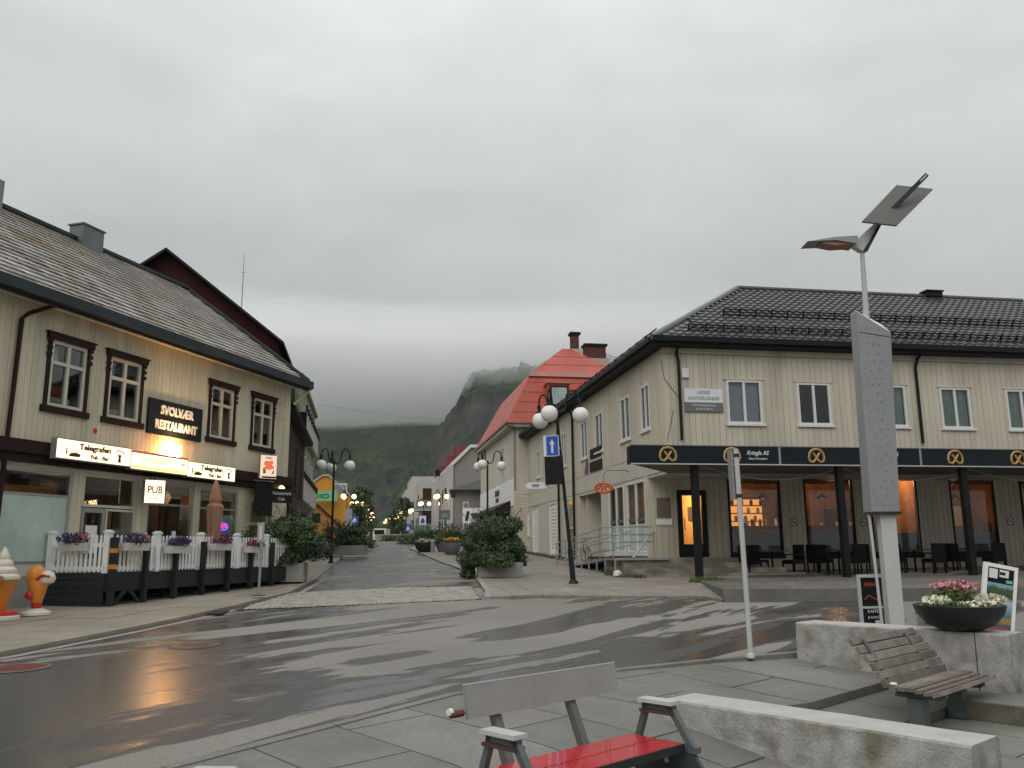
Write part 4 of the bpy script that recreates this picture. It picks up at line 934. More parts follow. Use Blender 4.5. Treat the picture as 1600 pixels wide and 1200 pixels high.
# ---- terrace, steps, ramp
ter=MB().hexa([(4.24,17.72,.3),(26,17.2,.3),(26,34,.3),(3.9,22.6,.3)],[(4.24,17.72,TZ),(26,17.2,TZ),(26,34,TZ),(4.6,23.4,TZ)]); 
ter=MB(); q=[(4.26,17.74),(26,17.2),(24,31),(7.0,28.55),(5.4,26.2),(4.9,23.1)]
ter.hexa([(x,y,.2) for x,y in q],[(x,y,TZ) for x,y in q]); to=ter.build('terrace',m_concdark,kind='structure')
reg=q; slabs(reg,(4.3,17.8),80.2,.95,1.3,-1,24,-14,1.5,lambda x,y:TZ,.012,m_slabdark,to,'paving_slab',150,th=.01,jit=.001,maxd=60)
b=MB()
for k in range(500):
    x=rnd.uniform(4.6,20); y=18.1+abs(rnd.gauss(0,2.4))
    if y>24: continue
    s=rnd.uniform(.006,.018); z=TZ+.014; b.add([(x-s,y-s,z),(x+s,y-s,z),(x+s,y+s,z),(x-s,y+s,z),(x,y,z+s)],[(0,1,4),(1,2,4),(2,3,4),(3,0,4)])
b.build('terrace_gravel',m_concrete,kind='stuff')
st=thing('entrance_steps','worn concrete steps leading up to the bakery door','steps',MK)
TOP=1.32
for k in range(4):
    z1=TOP-.145*k; y0=.35-.35*k; xr=2.5+.45*k; 
    MB().box(-1.55,xr,y0-.35 if k else -.0,LY-.03 if k==0 else y0+.0-.001 if k else 0,.6,z1-.0).build('step',m_conc_st,st) if k else MB().box(-1.55,2.5,.0,LY-.03,.6,z1).build('step',m_conc_st,st)
rp=thing('metal_ramp','galvanised steel access ramp with tubular railings beside the bakery steps','ramp',MK)
rz=lambda y:TOP+.02-(max(0,y-1.0))*.062
b=MB(); b.hexa([(-1.75,1.0,rz(1)-.06),(-.35,1.0,rz(1)-.06),(-.35,8.0,rz(8)-.06),(-1.75,8.0,rz(8)-.06)],[(-1.75,1.0,rz(1)),(-.35,1.0,rz(1)),(-.35,8.0,rz(8)),(-1.75,8.0,rz(8))]); b.box(-1.75,-.05,-.1,.995,TOP-.04,TOP+.02); b.build('ramp_deck',m_steel,rp)
for y in (-.08,1.0,2.0,3.0,4.0,5.0,6.0,7.0): MB().box(-1.79,-1.74,y,y+.05,.72+.02*y,rz(y)).build('leg',m_steel,rp)
for y in (.1,1.6,3.2,4.8,6.4,7.9): MB().tube([(-1.77,y,rz(y)),(-1.77,y,rz(y)+.95)],.022,8).build('post',m_steel,rp)
for h_ in (.25,.5,.72,.95): MB().tube([(-1.77,8.0,rz(8)+h_),(-1.77,1.0,rz(1)+h_),(-1.77,-.05,TOP+h_),(-1.6,-.12,TOP+h_),(-.6,-.12,TOP+h_)] if h_>.3 else [(-1.77,8.0,rz(8)+h_),(-1.77,1.0,rz(1)+h_),(-1.77,-.05,TOP+h_)],.02,8).build('rail',m_steel,rp)
for h_ in (.5,.95): MB().tube([(-.42,8.0,rz(8)+h_),(-.42,2.6,rz(2.6)+h_)],.02,8).build('rail',m_steel,rp)
MB().tube([(-.45,.15,2.15),(-1.5,-1.0,1.36)],.028,8).build('sloping_handrail',m_palesteel,rp); MB().tube([(-.45,.15,TOP),(-.45,.15,2.15)],.02,8).build('post',m_steel,rp)
# bicycle parked by the recess
by=thing('bicycle','dark bicycle leaning against the wall behind the ramp railing','bicycle',MK@MW@T(14.6,-.25,1.05)@RX(R(8)))
for x in (-.5,.5):
    MB().tube([(x+.32*math.cos(a*.3927),0,.33+.32*math.sin(a*.3927)) for a in range(17)],.02,6).build('wheel',m_bike,by)
MB().tube([(-.5,0,.33),(-.1,0,.33),(-.22,0,.75),(-.5,0,.33)],.016,6).tube([(-.1,0,.33),(.35,0,.8),(-.22,0,.75)],.018,6).tube([(.5,0,.33),(.36,0,.85),(.33,0,1.0)],.018,6).build('frame',m_bike,by); MB().box(-.35,-.12,-.06,.06,.85,.9).build('saddle',m_bike,by); MB().tube([(.33,-.25,1.0),(.36,0,1.02),(.33,.25,1.0)],.014,6).build('handlebar',m_bike,by)
# ---- terrace chairs, tables, planter
def chair():
    t=thing('cafe_chair','','chair',None,'black wicker chairs on the bakery terrace')
    MB().box(-.24,.24,-.24,.24,.40,.46).box(-.24,.24,-.24,.24,.34,.399).build('seat',m_wicker,t)
    MB().prism([(-.24,.46),(.24,.46),(.22,.92),(-.22,.92)],'y',.20,.25).build('backrest',m_wicker,t)
    for sx in(-1,1):
        MB().box(sx*.25-.02,sx*.25+.02,-.22,.2,.60,.64).build('armrest',m_wicker,t)
        for sy in(-1,1): MB().box(sx*.22-.02,sx*.22+.02,sy*.22-.02,sy*.22+.02,0,.34).build('leg',m_wicker,t)
    return t
def tabl():
    t=thing('cafe_table','','table',None,'dark tables on the bakery terrace')
    MB().box(-.38,.38,-.38,.38,.72,.75).build('tabletop',m_table,t); MB().tube([(0,0,.03),(0,0,.72)],.035,8).build('stem',m_wicker,t); MB().box(-.25,.25,-.03,.03,0,.03).box(-.03,.03,-.25,-.031,0,.03).box(-.03,.03,.031,.25,0,.03).build('foot',m_wicker,t); return t
ch=None; tb_=None
spots=[(3.1,'by the first bakery window'),(5.6,'just right of the second column'),(7.9,'behind the grey steel mast'),(10.4,'left of the third canopy column'),(13.0,'behind the white poster frame')]
for i,(x,lb) in enumerate(spots):
    M=MK@T(x,.05 if i%2 else -.45,TZ+.012)
    if tb_ is None: tb_=tabl(); tb_.matrix_local=M; tb_['label']='dark square cafe table '+lb
    else: copy_tree(tb_,M,label='dark square cafe table '+lb)
    for j,(dx,dy,rz_,w_) in enumerate(((-.72,0,R(90),'left of the table'),(.72,.05,R(-90),'right of the table'),(-.12,.75,0,'behind the table'),(.1,-.78,R(180),'in front of the table'))):
        if i==0 and j==3: continue
        M2=M@T(dx,dy,0)@RZ(rz_+rnd.uniform(-.25,.25)); l_='black wicker chair '+w_+' '+lb
        if ch is None: ch=chair(); ch.matrix_local=M2; ch['label']=l_
        else: copy_tree(ch,M2,label=l_)
t=thing('plant_pot','black round pot with a low dark shrub beside the bakery steps','plant pot',MK@T(2.95,.9,TZ)); MB().lathe([(.22,0),(.30,.35),(.32,.45),(.28,.46)],16).build('pot',m_black,t,smooth=True); b=MB(); blob(b,(0,0,.55),(.34,.34,.22),420,.07); b.build('foliage',m_leaf,t,kind='stuff')
# weeds
def weeds(name,label,pts,hgt,n):
    b=MB()
    for x,y,r in pts:
        for _ in range(n):
            a=rnd.uniform(0,6.28); d=r*math.sqrt(rnd.random()); px,py=x+d*math.cos(a),y+d*math.sin(a); h=hgt*rnd.uniform(.4,1.2); w_=.012; l1=rnd.uniform(-.08,.08); l2=rnd.uniform(-.08,.08); z=hz(py)+.03
            b.add([(px-w_,py,z),(px+w_,py,z),(px+l1,py+l2,z+h)],[(0,1,2)])
    return b.build(name,m_grass,kind='stuff',label=label)
weeds('grass_tuft','tuft of weeds round the foot of the canopy column',[(5.1,23.4,.35),(4.9,22.9,.3),(5.3,23.1,.25)],.16,160)
weeds('grass_tuft','strip of weeds under the steel ramp',[(3.0+.02*k,26.2+.5*k,.25) for k in range(10)]+[(3.3,25.3,.3),(3.6,25.0,.2)],.14,110)
weeds('grass_tuft','weeds along the foot of the far bakery wing',[(2.2-.17*k,37+1.0*k,.2) for k in range(10)],.2,60)
weeds('grass_tuft','small weeds at the foot of the near right street lamp',[(1.54,22.8,.12)],.07,60)

# ================================================================= STREET LAMPS
def street_lamp(M,label,lit,rot=0.,side=None,H=4.35):
    t=thing('street_lamp',label,'street lamp',M,'three-globe street lamps along the street')
    MB().tube([(0,0,0),(0,0,.9),(0,0,.92),(0,0,H-.1)],[.075,.07,.05,.042],10).lathe([(.13,0),(.12,.04),(.08,.1)],12).build('pole',m_lamp,t,smooth=True)
    MB().lathe([(.045,H-.12),(.07,H-.08),(.07,H-.02),(.045,H+.02),(.02,H+.06)],10).build('collar',m_lamp,t,smooth=True)
    return t
def lamp_arms(t,lit,rot,H=4.35,globes=None):
    for k in range(3):
        Mk=RZ(rot+R(120*k)); pts=[(.03,0,H-.05),(.12,0,H-.08),(.24,0,H-.03),(.29,0,H+.15),(.33,0,H+.38),(.42,0,H+.50),(.53,0,H+.50),(.63,0,H+.40),(.67,0,H+.22)]
        a=MB().tube(pts,.026,8,M=Mk).lathe([(.05,H+.24),(.06,H+.2),(.045,H+.10),(.085,H+.06),(.085,H+.03)],10,M=Mk@T(.67,0,0)).build('arm',m_lamp,t,smooth=True)
        on=lit if globes is None else globes[k]
        pr=[(.225*math.cos(R(90-15*i)) if 0<i<12 else .004,H-.19+.225*math.sin(R(90-15*i))) for i in range(13)][::-1]
        MB().lathe(pr,18,M=Mk@T(.67,0,0)).build('globe',m_lit if on else m_globe,t,smooth=True)
def P_(u,y): 
    r=ray(u,860); return r[0]/r[1]*y
L1=street_lamp(T(-7.35,35.0,hz(35)+.1),'unlit three-globe street lamp on the left pavement behind the big shrub',False,H=4.1); lamp_arms(L1,False,R(-8),H=4.1)
L2=street_lamp(T(1.56,22.82,hz(22.8)+.05)@RY(R(-4.6)),'unlit leaning three-globe street lamp carrying the blue arrow sign',False,H=4.62); lamp_arms(L2,False,R(10),H=4.62)
L3=street_lamp(T(P_(762,39.5),39.5,hz(39.5)+.05),'unlit three-globe street lamp behind the right-hand shrub',False,H=4.42); lamp_arms(L3,False,R(12),H=4.42)
far=[(P_(687,86),86,15,'lit street lamp with two bright globes in front of the balcony block'),(P_(661,103),103,15,'lit street lamp second in line before the balcony block'),(P_(645,122),122,20,'lit street lamp beside the blue parking sign'),
 (P_(540,84),84,8,'lit street lamp in front of the yellow gabled house'),(P_(556,101),101,40,'lit street lamp beside the far left tree')]
for x,y,r_,lb in far:
    q=street_lamp(T(x,y,hz(y)),lb,True,H=4.6); lamp_arms(q,True,R(r_),H=4.6)
for k,(u,y) in enumerate(((634,128),(627,134),(620,142),(614,150),(608,160),(604,175),(568,116),(573,132),(577,146),(573,160),(580,180))):
    x=P_(u,y); q=street_lamp(T(x,y,hz(y)),'lit street lamp in the far right-hand cluster at the top of the street' if k<6 else 'lit street lamp in the far left-hand cluster near the end of the street',True,H=4.6); lamp_arms(q,True,R(rnd.uniform(0,100)),H=4.6)
# blue arrow sign
t=thing('arrow_sign','blue one-way sign with white arrow and a black covered plate on the right street lamp','sign',T(1.09,22.55,3.30)@RZ(R(-4))@RY(R(-1.5))@Matrix.Scale(.86,4))
MB().box(-.28,.20,.03,.05,.88,1.52).build('white_back',m_signwhite,t); MB().box(-.19,.17,.018,.029,.90,1.49).build('blue_face',m_blue,t)
MB().prism([(-.045,.97),(.02,.97),(.02,1.24),(.07,1.24),(-.012,1.40),(-.095,1.24),(-.045,1.24)],'y',.008,.017).build('arrow',m_signwhite,t)
b=MB(); n=8
for i in range(n+1):
    for j in range(5): b.v.append((-.27+.52*j/4,.035+.018*math.sin(i*2.1+j*1.3),.0+.86*i/n))
for i in range(n):
    for j in range(4): b.f.append((i*5+j,i*5+j+1,i*5+j+6,i*5+j+5)); b.m.append(0)
b.build('black_cover',m_black,t,smooth=True); MB().box(-.27,.25,.06,.08,0,.86).build('covered_plate',m_black,t)
MB().box(.14,.24,.05,.22,1.1,1.14).box(.14,.24,.05,.22,.3,.34).build('clamp',m_steel,t)
t=thing('direction_sign','small white pointed direction sign below the black covered plate','sign',T(.70,22.65,3.20)@RZ(R(8))); MB().prism([(-.30,.0),(.25,0),(.25,.16),(-.28,.16),(-.38,.08)],'y',0,.02).build('plate',m_signwhite,t); MB().prism([(-.2,.04),(.0,.04),(0,.12),(-.2,.12)],'y',-.004,-.001).build('print',m_grey,t)

# ================================================================= SHRUBS, PLANTERS
def shrub(M,label,rx,ry,h,n,size,mtl=None,plan=None,cat='shrub',seed=1):
    t=thing('shrub',label,cat,M); rr=random.Random(seed); b=MB()
    cl=[]
    for k in range(44):
        a=rr.uniform(0,6.28); d=math.sqrt(rr.random())*.78; z=rr.uniform(.10,.82); cl.append((rx*d*math.cos(a)*(1.15-.35*z),ry*d*math.sin(a)*(1.15-.35*z),h*z,rr.uniform(.20,.34)))
    for c in cl:
        r=(rx*c[3]*1.15,ry*c[3]*1.15,h*c[3]*.62)
        for _ in range(n//44):
            d=Vector((rr.gauss(0,1),rr.gauss(0,1),rr.gauss(0,1))).normalized()*rr.uniform(.65,1.08)
            p=Vector((c[0]+d.x*r[0],c[1]+d.y*r[1],max(.02,c[2]+d.z*r[2]))); nd=(d+Vector((rr.uniform(-.8,.8),rr.uniform(-.8,.8),rr.uniform(-.3,.9)))).normalized(); u=nd.orthogonal().normalized(); u=Matrix.Rotation(rr.uniform(0,6.28),3,nd)@u; v=nd.cross(u); s=size*rr.uniform(.6,1.4)
            b.add([p-u*s*.55,p+v*s*.3,p+u*s*.55,p-v*s*.3],[(0,1,2,3)])
    # sprigs
    for _ in range(110):
        a=rr.uniform(0,6.28); z=rr.uniform(.5,1.0); p=Vector((rx*.8*math.cos(a)*rr.random(),ry*.8*math.sin(a)*rr.random(),h*z)); d=Vector((math.cos(a)*.6,math.sin(a)*.6,rr.uniform(.4,1))).normalized()
        for q in range(7):
            pp=p+d*(.05*q+.1); s=size*.8; u=Vector((rr.uniform(-1,1),rr.uniform(-1,1),rr.uniform(-1,1))).normalized(); v=d.cross(u).normalized(); b.add([pp-u*s*.5,pp+v*s*.3,pp+u*s*.5,pp-v*s*.3],[(0,1,2,3)])
    b.build('foliage',mtl or m_leaf,t,kind='stuff')
    c=MB()
    for k in range(9): a=k*.7; c.tube([(.1*math.cos(a),.1*math.sin(a),0),(rx*.35*math.cos(a),ry*.35*math.sin(a),h*.35),(rx*.6*math.cos(a),ry*.6*math.sin(a),h*.72)],[.03,.02,.008],5)
    c.build('stem',m_bark,t)
    return t
def stone_planter(M,label,lx,ly,h):
    t=thing('stone_planter',label,'planter',M); w_=.12
    MB().box(-lx,lx,-ly,-ly+w_,0,h).build('side',m_concrete,t); MB().box(-lx,lx,ly-w_,ly,0,h).build('side',m_concrete,t); MB().box(-lx,-lx+w_,-ly+w_+.001,ly-w_-.001,0,h-.002).build('side',m_concrete,t); MB().box(lx-w_,lx,-ly+w_+.001,ly-w_-.001,0,h-.002).build('side',m_concrete,t)
    MB().box(-lx+w_,lx-w_,-ly+w_,ly-w_,0,h-.08).build('soil',m_soil,t)
MP1=T(-6.50,24.3,hz(24.3)+.08)@RZ(R(8)); stone_planter(MP1,'low concrete planter under the big shrub on the left pavement',.68,.6,.50)
shrub(MP1@T(.12,0,.36),'big dark green shrub in the concrete planter beside the picket fence',1.18,1.05,1.50,34000,.07,seed=3)
MP2=T(-.42,26.2,hz(26.2)+.05)@RZ(R(4)); stone_planter(MP2,'low concrete planter under the dense shrub on the right pavement',.66,.6,.42)
shrub(MP2@T(-.20,0,.28),'dense dark green shrub in the concrete planter before the right-hand shops',1.0,.95,1.55,32000,.07,seed=5)
shrub(MP2@T(-.95,-.25,-.04),'small low shrub growing at the left foot of the right planter',.26,.25,.55,2600,.06,seed=8)
# behind, left: two shrubs on planters
y=44; M=T(P_(532,y),y,hz(y)+.1); stone_planter(M,'long grey planter behind the left street lamp',1.3,.6,.5); shrub(M@T(0,0,.4),'rounded dark shrub in the planter behind the left street lamp',1.35,.9,1.15,3600,.11,seed=11)
y=56; shrub(T(P_(556,y),y,hz(y)+.1),'low spreading shrub further up the left pavement',1.3,.9,.9,2400,.12,seed=12)
y=50; shrub(T(P_(704,y),y,hz(y)+.5),'rounded bright green bush above the flower tubs on the right',1.0,.9,.9,2600,.10,m_leafd,seed=13)
y=70; shrub(T(P_(664,y),y,hz(y)),'green bush by the entrance of the balcony block',1.7,1.2,1.3,2600,.14,m_leafd,seed=14)
y=74; shrub(T(P_(640,y),y,hz(y)),'low creeping bush at the right road edge',1.3,1.0,.6,1500,.14,seed=15)
# flower tubs
def tub(x,y,r,h,fl,label,low=False):
    t=thing('flower_tub',label,'flower tub',T(x,y,hz(y)+.05),'flower tubs on the right pavement'); MB().lathe([(r*.55,0),(r*.85,h*.4),(r,h*.9),(r,h),(r*.9,h),(r*.9,h*.9)],18).build('tub',m_bowl if low else m_signgrey,t,smooth=True)
    b=MB(); blob(b,(0,0,h+.08),(r*.95,r*.95,.14),240,.09); b.build('leaves',m_leaf,t,kind='stuff'); b=MB(); blob(b,(0,0,h+.16),(r*.9,r*.9,.12),200,.08,0,.9); b.build('flowers',fl,t,kind='stuff')
tub(P_(664,50),50,.62,.5,m_wflower,'wide black bowl of low green plants beside the road',True); tub(P_(691,50),50,.40,.6,m_yflower,'grey tub of yellow flowers, the left one of a pair'); tub(P_(706,45),45,.50,.62,m_yflower,'grey tub of yellow flowers, the right and nearer one of a pair')
t=thing('bollard','short pale bollard between the black bowl and the yellow flowers','bollard',T(P_(676,49),49,hz(49)+.05)); MB().lathe([(.12,0),(.11,.6),(.09,.7),(.02,.74)],12).build('body',m_concrete,t); MB().lathe([(.125,.62),(.125,.66)],12).build('band',m_whiteframe,t)
t=tag(MB().box(-.7,.7,-.5,.5,.75,.82).box(-.66,-.6,-.46,-.4,0,.75).box(.6,.66,-.46,-.4,0,.75).box(-.66,-.6,.4,.46,0,.75).box(.6,.66,.4,.46,0,.75).build('plant_stand',m_wood,None,T(P_(714,47),47,hz(47))),'dark wooden stand behind the yellow flower tubs','stand')

# ================================================================= REST OF THE STREET
SD=R(-9.8); sdx,sdy=math.sin(SD),math.cos(SD)
def MLrow(x,y): return T(x,y,0)@RZ(R(90)-SD) # x along street away, y into the left block
def block(name,label,M,L,D,z0,z1,mtl,wins=(),boardm=None,wf=m_whiteframe,side_m=None,gl=m_glass,sh=None):
    t=thing(name,label,'building',M)
    wallh(t,I4,0,L,z0,z1,list(wins),mtl,t=.15,y=0)
    b=MB().box(0,.15,.151,D,z0,z1).box(L-.15,L,.151,D,z0,z1).box(.15,L-.15,D-.15,D,z0,z1).box(.16,L-.16,.3,D-.16,z1-.15,z1-.05).box(.16,L-.16,1.5,1.6,z0,z1-.16); b.build('side_wall',side_m or mtl,t)
    for k,q in enumerate(wins): window(t,I4,*q,wf,gl,fw=.09,mx=(.5,) if q[1]-q[0]>.8 else (),y0=-.02,sill=(.05,.08,.06,wf) if sh is None else None)
    return t
# dark brown house beside the restaurant
MB1=MLrow(-7.62,28.0)@T(0,0,0)
wb=[(1.6,2.5,4.0,5.7),(5.2,6.1,4.0,5.7),(8.0,8.8,4.0,5.7),(.8,4.0,1.4,3.0),(5.0,9.0,1.4,3.0)]
t=block('brown_house','dark brown boarded house squeezed between the restaurant and the green building',MB1,10.3,8,.6,6.4,m_brownwall,wb,wf=m_brown)
boards(t,I4,0,10.3,3.5,6.3,.18,wb,m_brownwall); MB().box(-.1,10.35,-.38,-.02,6.28,6.44).prism([(-.38,6.45),(3.5,8.9),(3.5,8.7),(-.38,6.3)],'x',-.1,10.35).build('roof',m_black,t); MB().box(-.1,10.4,-.3,-.03,3.1,3.5).build('shop_fascia',m_black,t)
# its tall red-brown gable behind
pA=at(262,383,31.5); pB=at(437,527,30.2); hw=pB.x-pA.x-.75; pA.x+=.50
t=thing('gabled_house','tall dark red-brown gabled house rising behind the restaurant roof','building',T(pA.x,30.4,0)@RZ(R(9.8)))
eavez=pB.z+.05; pkz=pA.z-.75
MB().box(-hw,hw,0,6,.8,eavez).prism([(-hw,eavez),(hw,eavez),(0,pkz)],'y',0,6).build('wall',m_redbrown,t)
b=MB(); dx,dz=hw,-(pkz-eavez)
b.prism([(0,pkz+.02),(hw+.25,eavez-.25*(pkz-eavez)/hw+.02),(hw+.25,eavez-.25*(pkz-eavez)/hw+.13),(0,pkz+.13)],'y',-.35,6.3); b.prism([(0,pkz+.02),(-hw-.25,eavez-.25*(pkz-eavez)/hw+.02),(-hw-.25,eavez-.25*(pkz-eavez)/hw+.13),(0,pkz+.13)],'y',-.35,6.3); b.build('roof',m_black,t)
for k in range(28):
    z0_=3.5+k*.28; lim=hw if z0_<eavez else hw*(pkz-z0_-.28)/(pkz-eavez)
    if lim>.2: piece('board',m_redbrown,t,-lim,lim,-.025,-.002,z0_,z0_+.265)
t=thing('roof_antenna','thin whip antenna standing on the dark gabled house','antenna',T(*at(378,470,33.0))); MB().tube([(0,0,-1),(0,0,2.0)],[.02,.008],5).build('mast',m_darksteel,t); MB().tube([(-.1,0,1.2),(.1,0,1.2)],.008,5).build('cross_bar',m_darksteel,t)
# green building
MG=MLrow(-9.75,38.4)
wg=[]
for z in (1.8,4.9,8.0):
    for k in range(4): wg.append((1.0+k*3.0,2.6+k*3.0,z,z+1.5))
pG=at(480,589,38.4); t=block('green_building','green rendered block with white balcony fronts on the left side of the street',MG,12.5,9,1.0,pG.z,m_green,wg[:8])
for z in (4.0,7.1):
    b=MB().box(.4,12.2,-.25,-.02,z,z+1.1); o=b.build('balcony_front',m_lightwall,t)
    for k in range(9): MB().box(.7+k*1.35,1.0+k*1.35,-.34,-.26,z+.95,z+1.25).build('planter_box',m_black,o)
MB().box(-.1,12.6,-.15,9.1,pG.z,pG.z+.18).build('roof_edge',m_green,t)
MB().box(0,.3,-.35,-.02,7.1,7.9).build('wall_unit',m_black,t); MB().box(-.02,-.004,.2,8.8,5.5,pG.z-.2).build('dark_cladding',mat('dark_green_cladding',(.03,.04,.03),.8,.2,1),t)
# yellow gabled house
yy=97; pP=at(509,744,yy); pR=at(546,775,yy); wx=(pR.x-pP.x)
t=thing('yellow_house','ochre yellow gabled house with a pale green shop sign','building',T(pP.x,yy,0)@RZ(R(10)))
W=wx*1.0; ez=pP.z-(pP.z-pR.z)*1.0
MB().box(-W*2,W,0,9,1.5,ez).prism([(-W*1.3,ez),(W,ez),(.35,pP.z),(-.35,pP.z)],'y',0,9).build('wall',m_yellow,t)
b=MB(); b.prism([(.35,pP.z),(W+.1,ez-.05),(W+.1,ez+.15),(.35,pP.z+.18)],'y',-.2,9.2).prism([(-.35,pP.z),(-W*1.3,ez-.05),(-W*1.3,ez+.15),(-.35,pP.z+.18)],'y',-.2,9.2).box(-.35,.35,-.2,9.2,pP.z+.001,pP.z+.18); b.build('roof_trim',m_lightwall,t)
MB().box(W-1.9,W-.35,-.1,1.2,ez+1.3,ez+1.45).box(W-.45,W-.35,-.1,0,ez+.1,ez+1.3).build('balcony_roof',m_whiteframe,t); MB().box(W-1.7,W-.45,-.05,-.02,ez+.4,ez+1.3).build('balcony_screen',m_grey,t)
ps=at(508,783,yy-.9); t2=thing('green_shop_sign','pale green shop sign with a darker green oval emblem on the yellow house','sign',T(ps.x,yy-.9,ps.z)@RZ(R(10)))
MB().box(-1.25,1.3,-.08,0,0,1.15).build('panel',m_greensign,t2); b=MB(); b.tube([(.0+.38*math.cos(a*.5236),-.09,.57+.2*math.sin(a*.5236)) for a in range(13)],.08,6).tube([(-1.1,-.09,.40),(-.6,-.09,.47),(0,-.09,.40)],.06,6).tube([(-1.1,-.09,.74),(-.6,-.09,.67),(0,-.09,.74)],.06,6); b.build('oval_emblem',m_greenlogo,t2)
# lower orange annex
yy2=92; pa=at(493,787,yy2); pb=at(535,826,yy2); t=thing('orange_annex','low orange lean-to house with dark roof edge and one dark window below the yellow house','building',T(pa.x,yy2,0)@RZ(R(10)))
wd_=pb.x-pa.x; MB().prism([(-1.5,1.5),(wd_,1.5),(wd_,pb.z-.1),(0,pa.z-.1),(-1.5,pa.z-1.0)],'y',0,5).build('wall',m_orange,t); MB().prism([(0,pa.z-.09),(wd_+.3,pb.z-.35),(wd_+.3,pb.z-.1),(0,pa.z+.2)],'y',-.4,5.2).prism([(0,pa.z-.09),(-1.5,pa.z-.99),(-1.5,pa.z-.7),(0,pa.z+.2)],'y',-.4,5.2).build('roof',m_brown,t)
o=MB().box(-.6,.55,-.05,-.005,pa.z-2.0,pa.z-1.0).build('window',m_black,t); MB().box(-.5,.45,-.07,-.051,pa.z-1.9,pa.z-1.1).build('pane',m_glass,o); MB().box(wd_+.05,wd_+.2,-.2,-.05,1.6,pb.z-.3).build('downpipe',m_brown,t)
# far left: dark shops and trees
def sign_post(u,y,z0,z1,w_,mtl,label,face=None,h=None):
    x=P_(u,y); t=thing('street_sign',label,'sign',T(x,y,hz(y))); zz0=z0-hz(y); zz1=z1-hz(y)
    MB().tube([(0,.05,0),(0,.05,zz1)],.04,6).build('pole',m_steel,t); MB().box(-w_/2,w_/2,-.02,.03,zz0,zz1).build('plate',mtl,t)
    if face: MB().prism([(-w_*.3,zz0+.15),(w_*.3,zz0+.15),(w_*.3,(zz0+zz1)/2),(0,zz1-.15),(-w_*.3,(zz0+zz1)/2)],'y',-.03,-.021).build('symbol',face,t)
zz=lambda u,v,y:at(u,v,y).z
sign_post(543,70,zz(543,822,70),zz(543,795,70),.6,m_greysteel,'tall grey back of a road sign before the yellow house')
sign_post(553,80,zz(550,820,80),zz(550,806,80),.6,m_blue,'small blue road sign on the left of the far street',m_signwhite)
sign_post(660,92,zz(660,820,92),zz(660,806,92),.7,m_signwhite,'white sign with blue parking symbol before the balcony block',m_blue)
sign_post(637,100,zz(637,831,100),zz(637,820,100),.5,m_blue,'small blue sign with white print on the right of the far street',m_signwhite)
sign_post(694,58,zz(696,812,58),zz(696,797,58),.75,m_signgrey,'dark framed sign box on a post before the pale wall',m_grey)
sign_post(573,120,zz(574,840,120),zz(574,830,120),.7,m_signwhite,'small white sign at the end of the street on the left')
def tree(M,label,h,r,n,size,mtl=m_leafd,seed=1):
    t=thing('broadleaf_tree',label,'tree',M); rr=random.Random(seed); b=MB()
    for k in range(34):
        a=rr.uniform(0,6.28); z=rr.uniform(.28,.97); prof=math.sin(min(1,(z-.12)/.9)*math.pi)**.6; d=r*prof*math.sqrt(rr.random()); c=(d*math.cos(a),d*math.sin(a),h*z); q=r*rr.uniform(.22,.42)
        for _ in range(n//34):
            v=Vector((rr.gauss(0,1),rr.gauss(0,1),rr.gauss(0,1))).normalized()*rr.uniform(.6,1.1); p=Vector(c)+v*q; nd=(v+Vector((rr.uniform(-1,1),rr.uniform(-1,1),rr.uniform(-.3,1)))).normalized(); u=nd.orthogonal().normalized(); w_=nd.cross(u); s=size*rr.uniform(.6,1.4); b.add([p-u*s*.5,p+w_*s*.4,p+u*s*.5,p-w_*s*.4],[(0,1,2,3)])
    b.build('crown',mtl,t,kind='stuff'); c=MB(); c.tube([(0,0,0),(.05,0,h*.35),(0,.05,h*.7)],[r*.07,r*.05,r*.02],8)
    for k in range(7):
        a=k*.9; c.tube([(0,0,h*(.3+.05*k)),(r*.5*math.cos(a),r*.5*math.sin(a),h*(.5+.05*k))],[r*.03,.02],5)
    c.build('trunk',m_bark,t)
tree(T(P_(562,112),112,2.4),'leafy tree at the far end of the street, left of the road',7.6,1.9,3000,.26,seed=21)
tree(T(P_(569,128),128,2.5),'smaller tree behind the far left lamps',5.6,1.6,1800,.26,seed=22)
tree(T(P_(557,99),99,2.4),'dark low tree beside the yellow house',4.6,1.6,1600,.28,seed=25)
tree(T(P_(628,128),128,2.5),'bright green tree beside the white balcony block',7.0,1.7,3000,.28,seed=23)
tree(T(P_(613,150),150,2.5),'small tree at the end of the street on the right',4.2,2.0,1800,.28,seed=24)
shrub(T(P_(612,100),100,2.4),'clipped bush at the far right kerb',1.6,1.1,.8,1200,.2,seed=31)
for k,(u,y,h,c,lb) in enumerate(((556,125,5.5,m_brownwall,'small dark shop building at the far left end of the street'),(618,190,5,m_lightwall,'pale low house at the far right end of the street'),(590,260,4,m_greywall,'tiny grey house where the street ends'))):
    x=P_(u,y); t=thing('far_house',lb,'building',T(x,y,2.2)); s=5 if k<2 else 4
    sx=-1 if k==0 else 1
    MB().box(min(0,sx*s),max(0,sx*s),0,8,0,h).prism([(min(0,sx*s)-.3,h),(max(0,sx*s)+.3,h),(sx*s/2,h+1.8)],'y',-.3,8.3).build('wall',c,t); o=MB().box(sx*1.0-.5,sx*1.0+.5,-.06,-.01,1.5,2.8).build('window',m_whiteframe,t); MB().box(sx*1.0-.4,sx*1.0+.4,-.08,-.061,1.6,2.7).build('pane',m_glass,o)
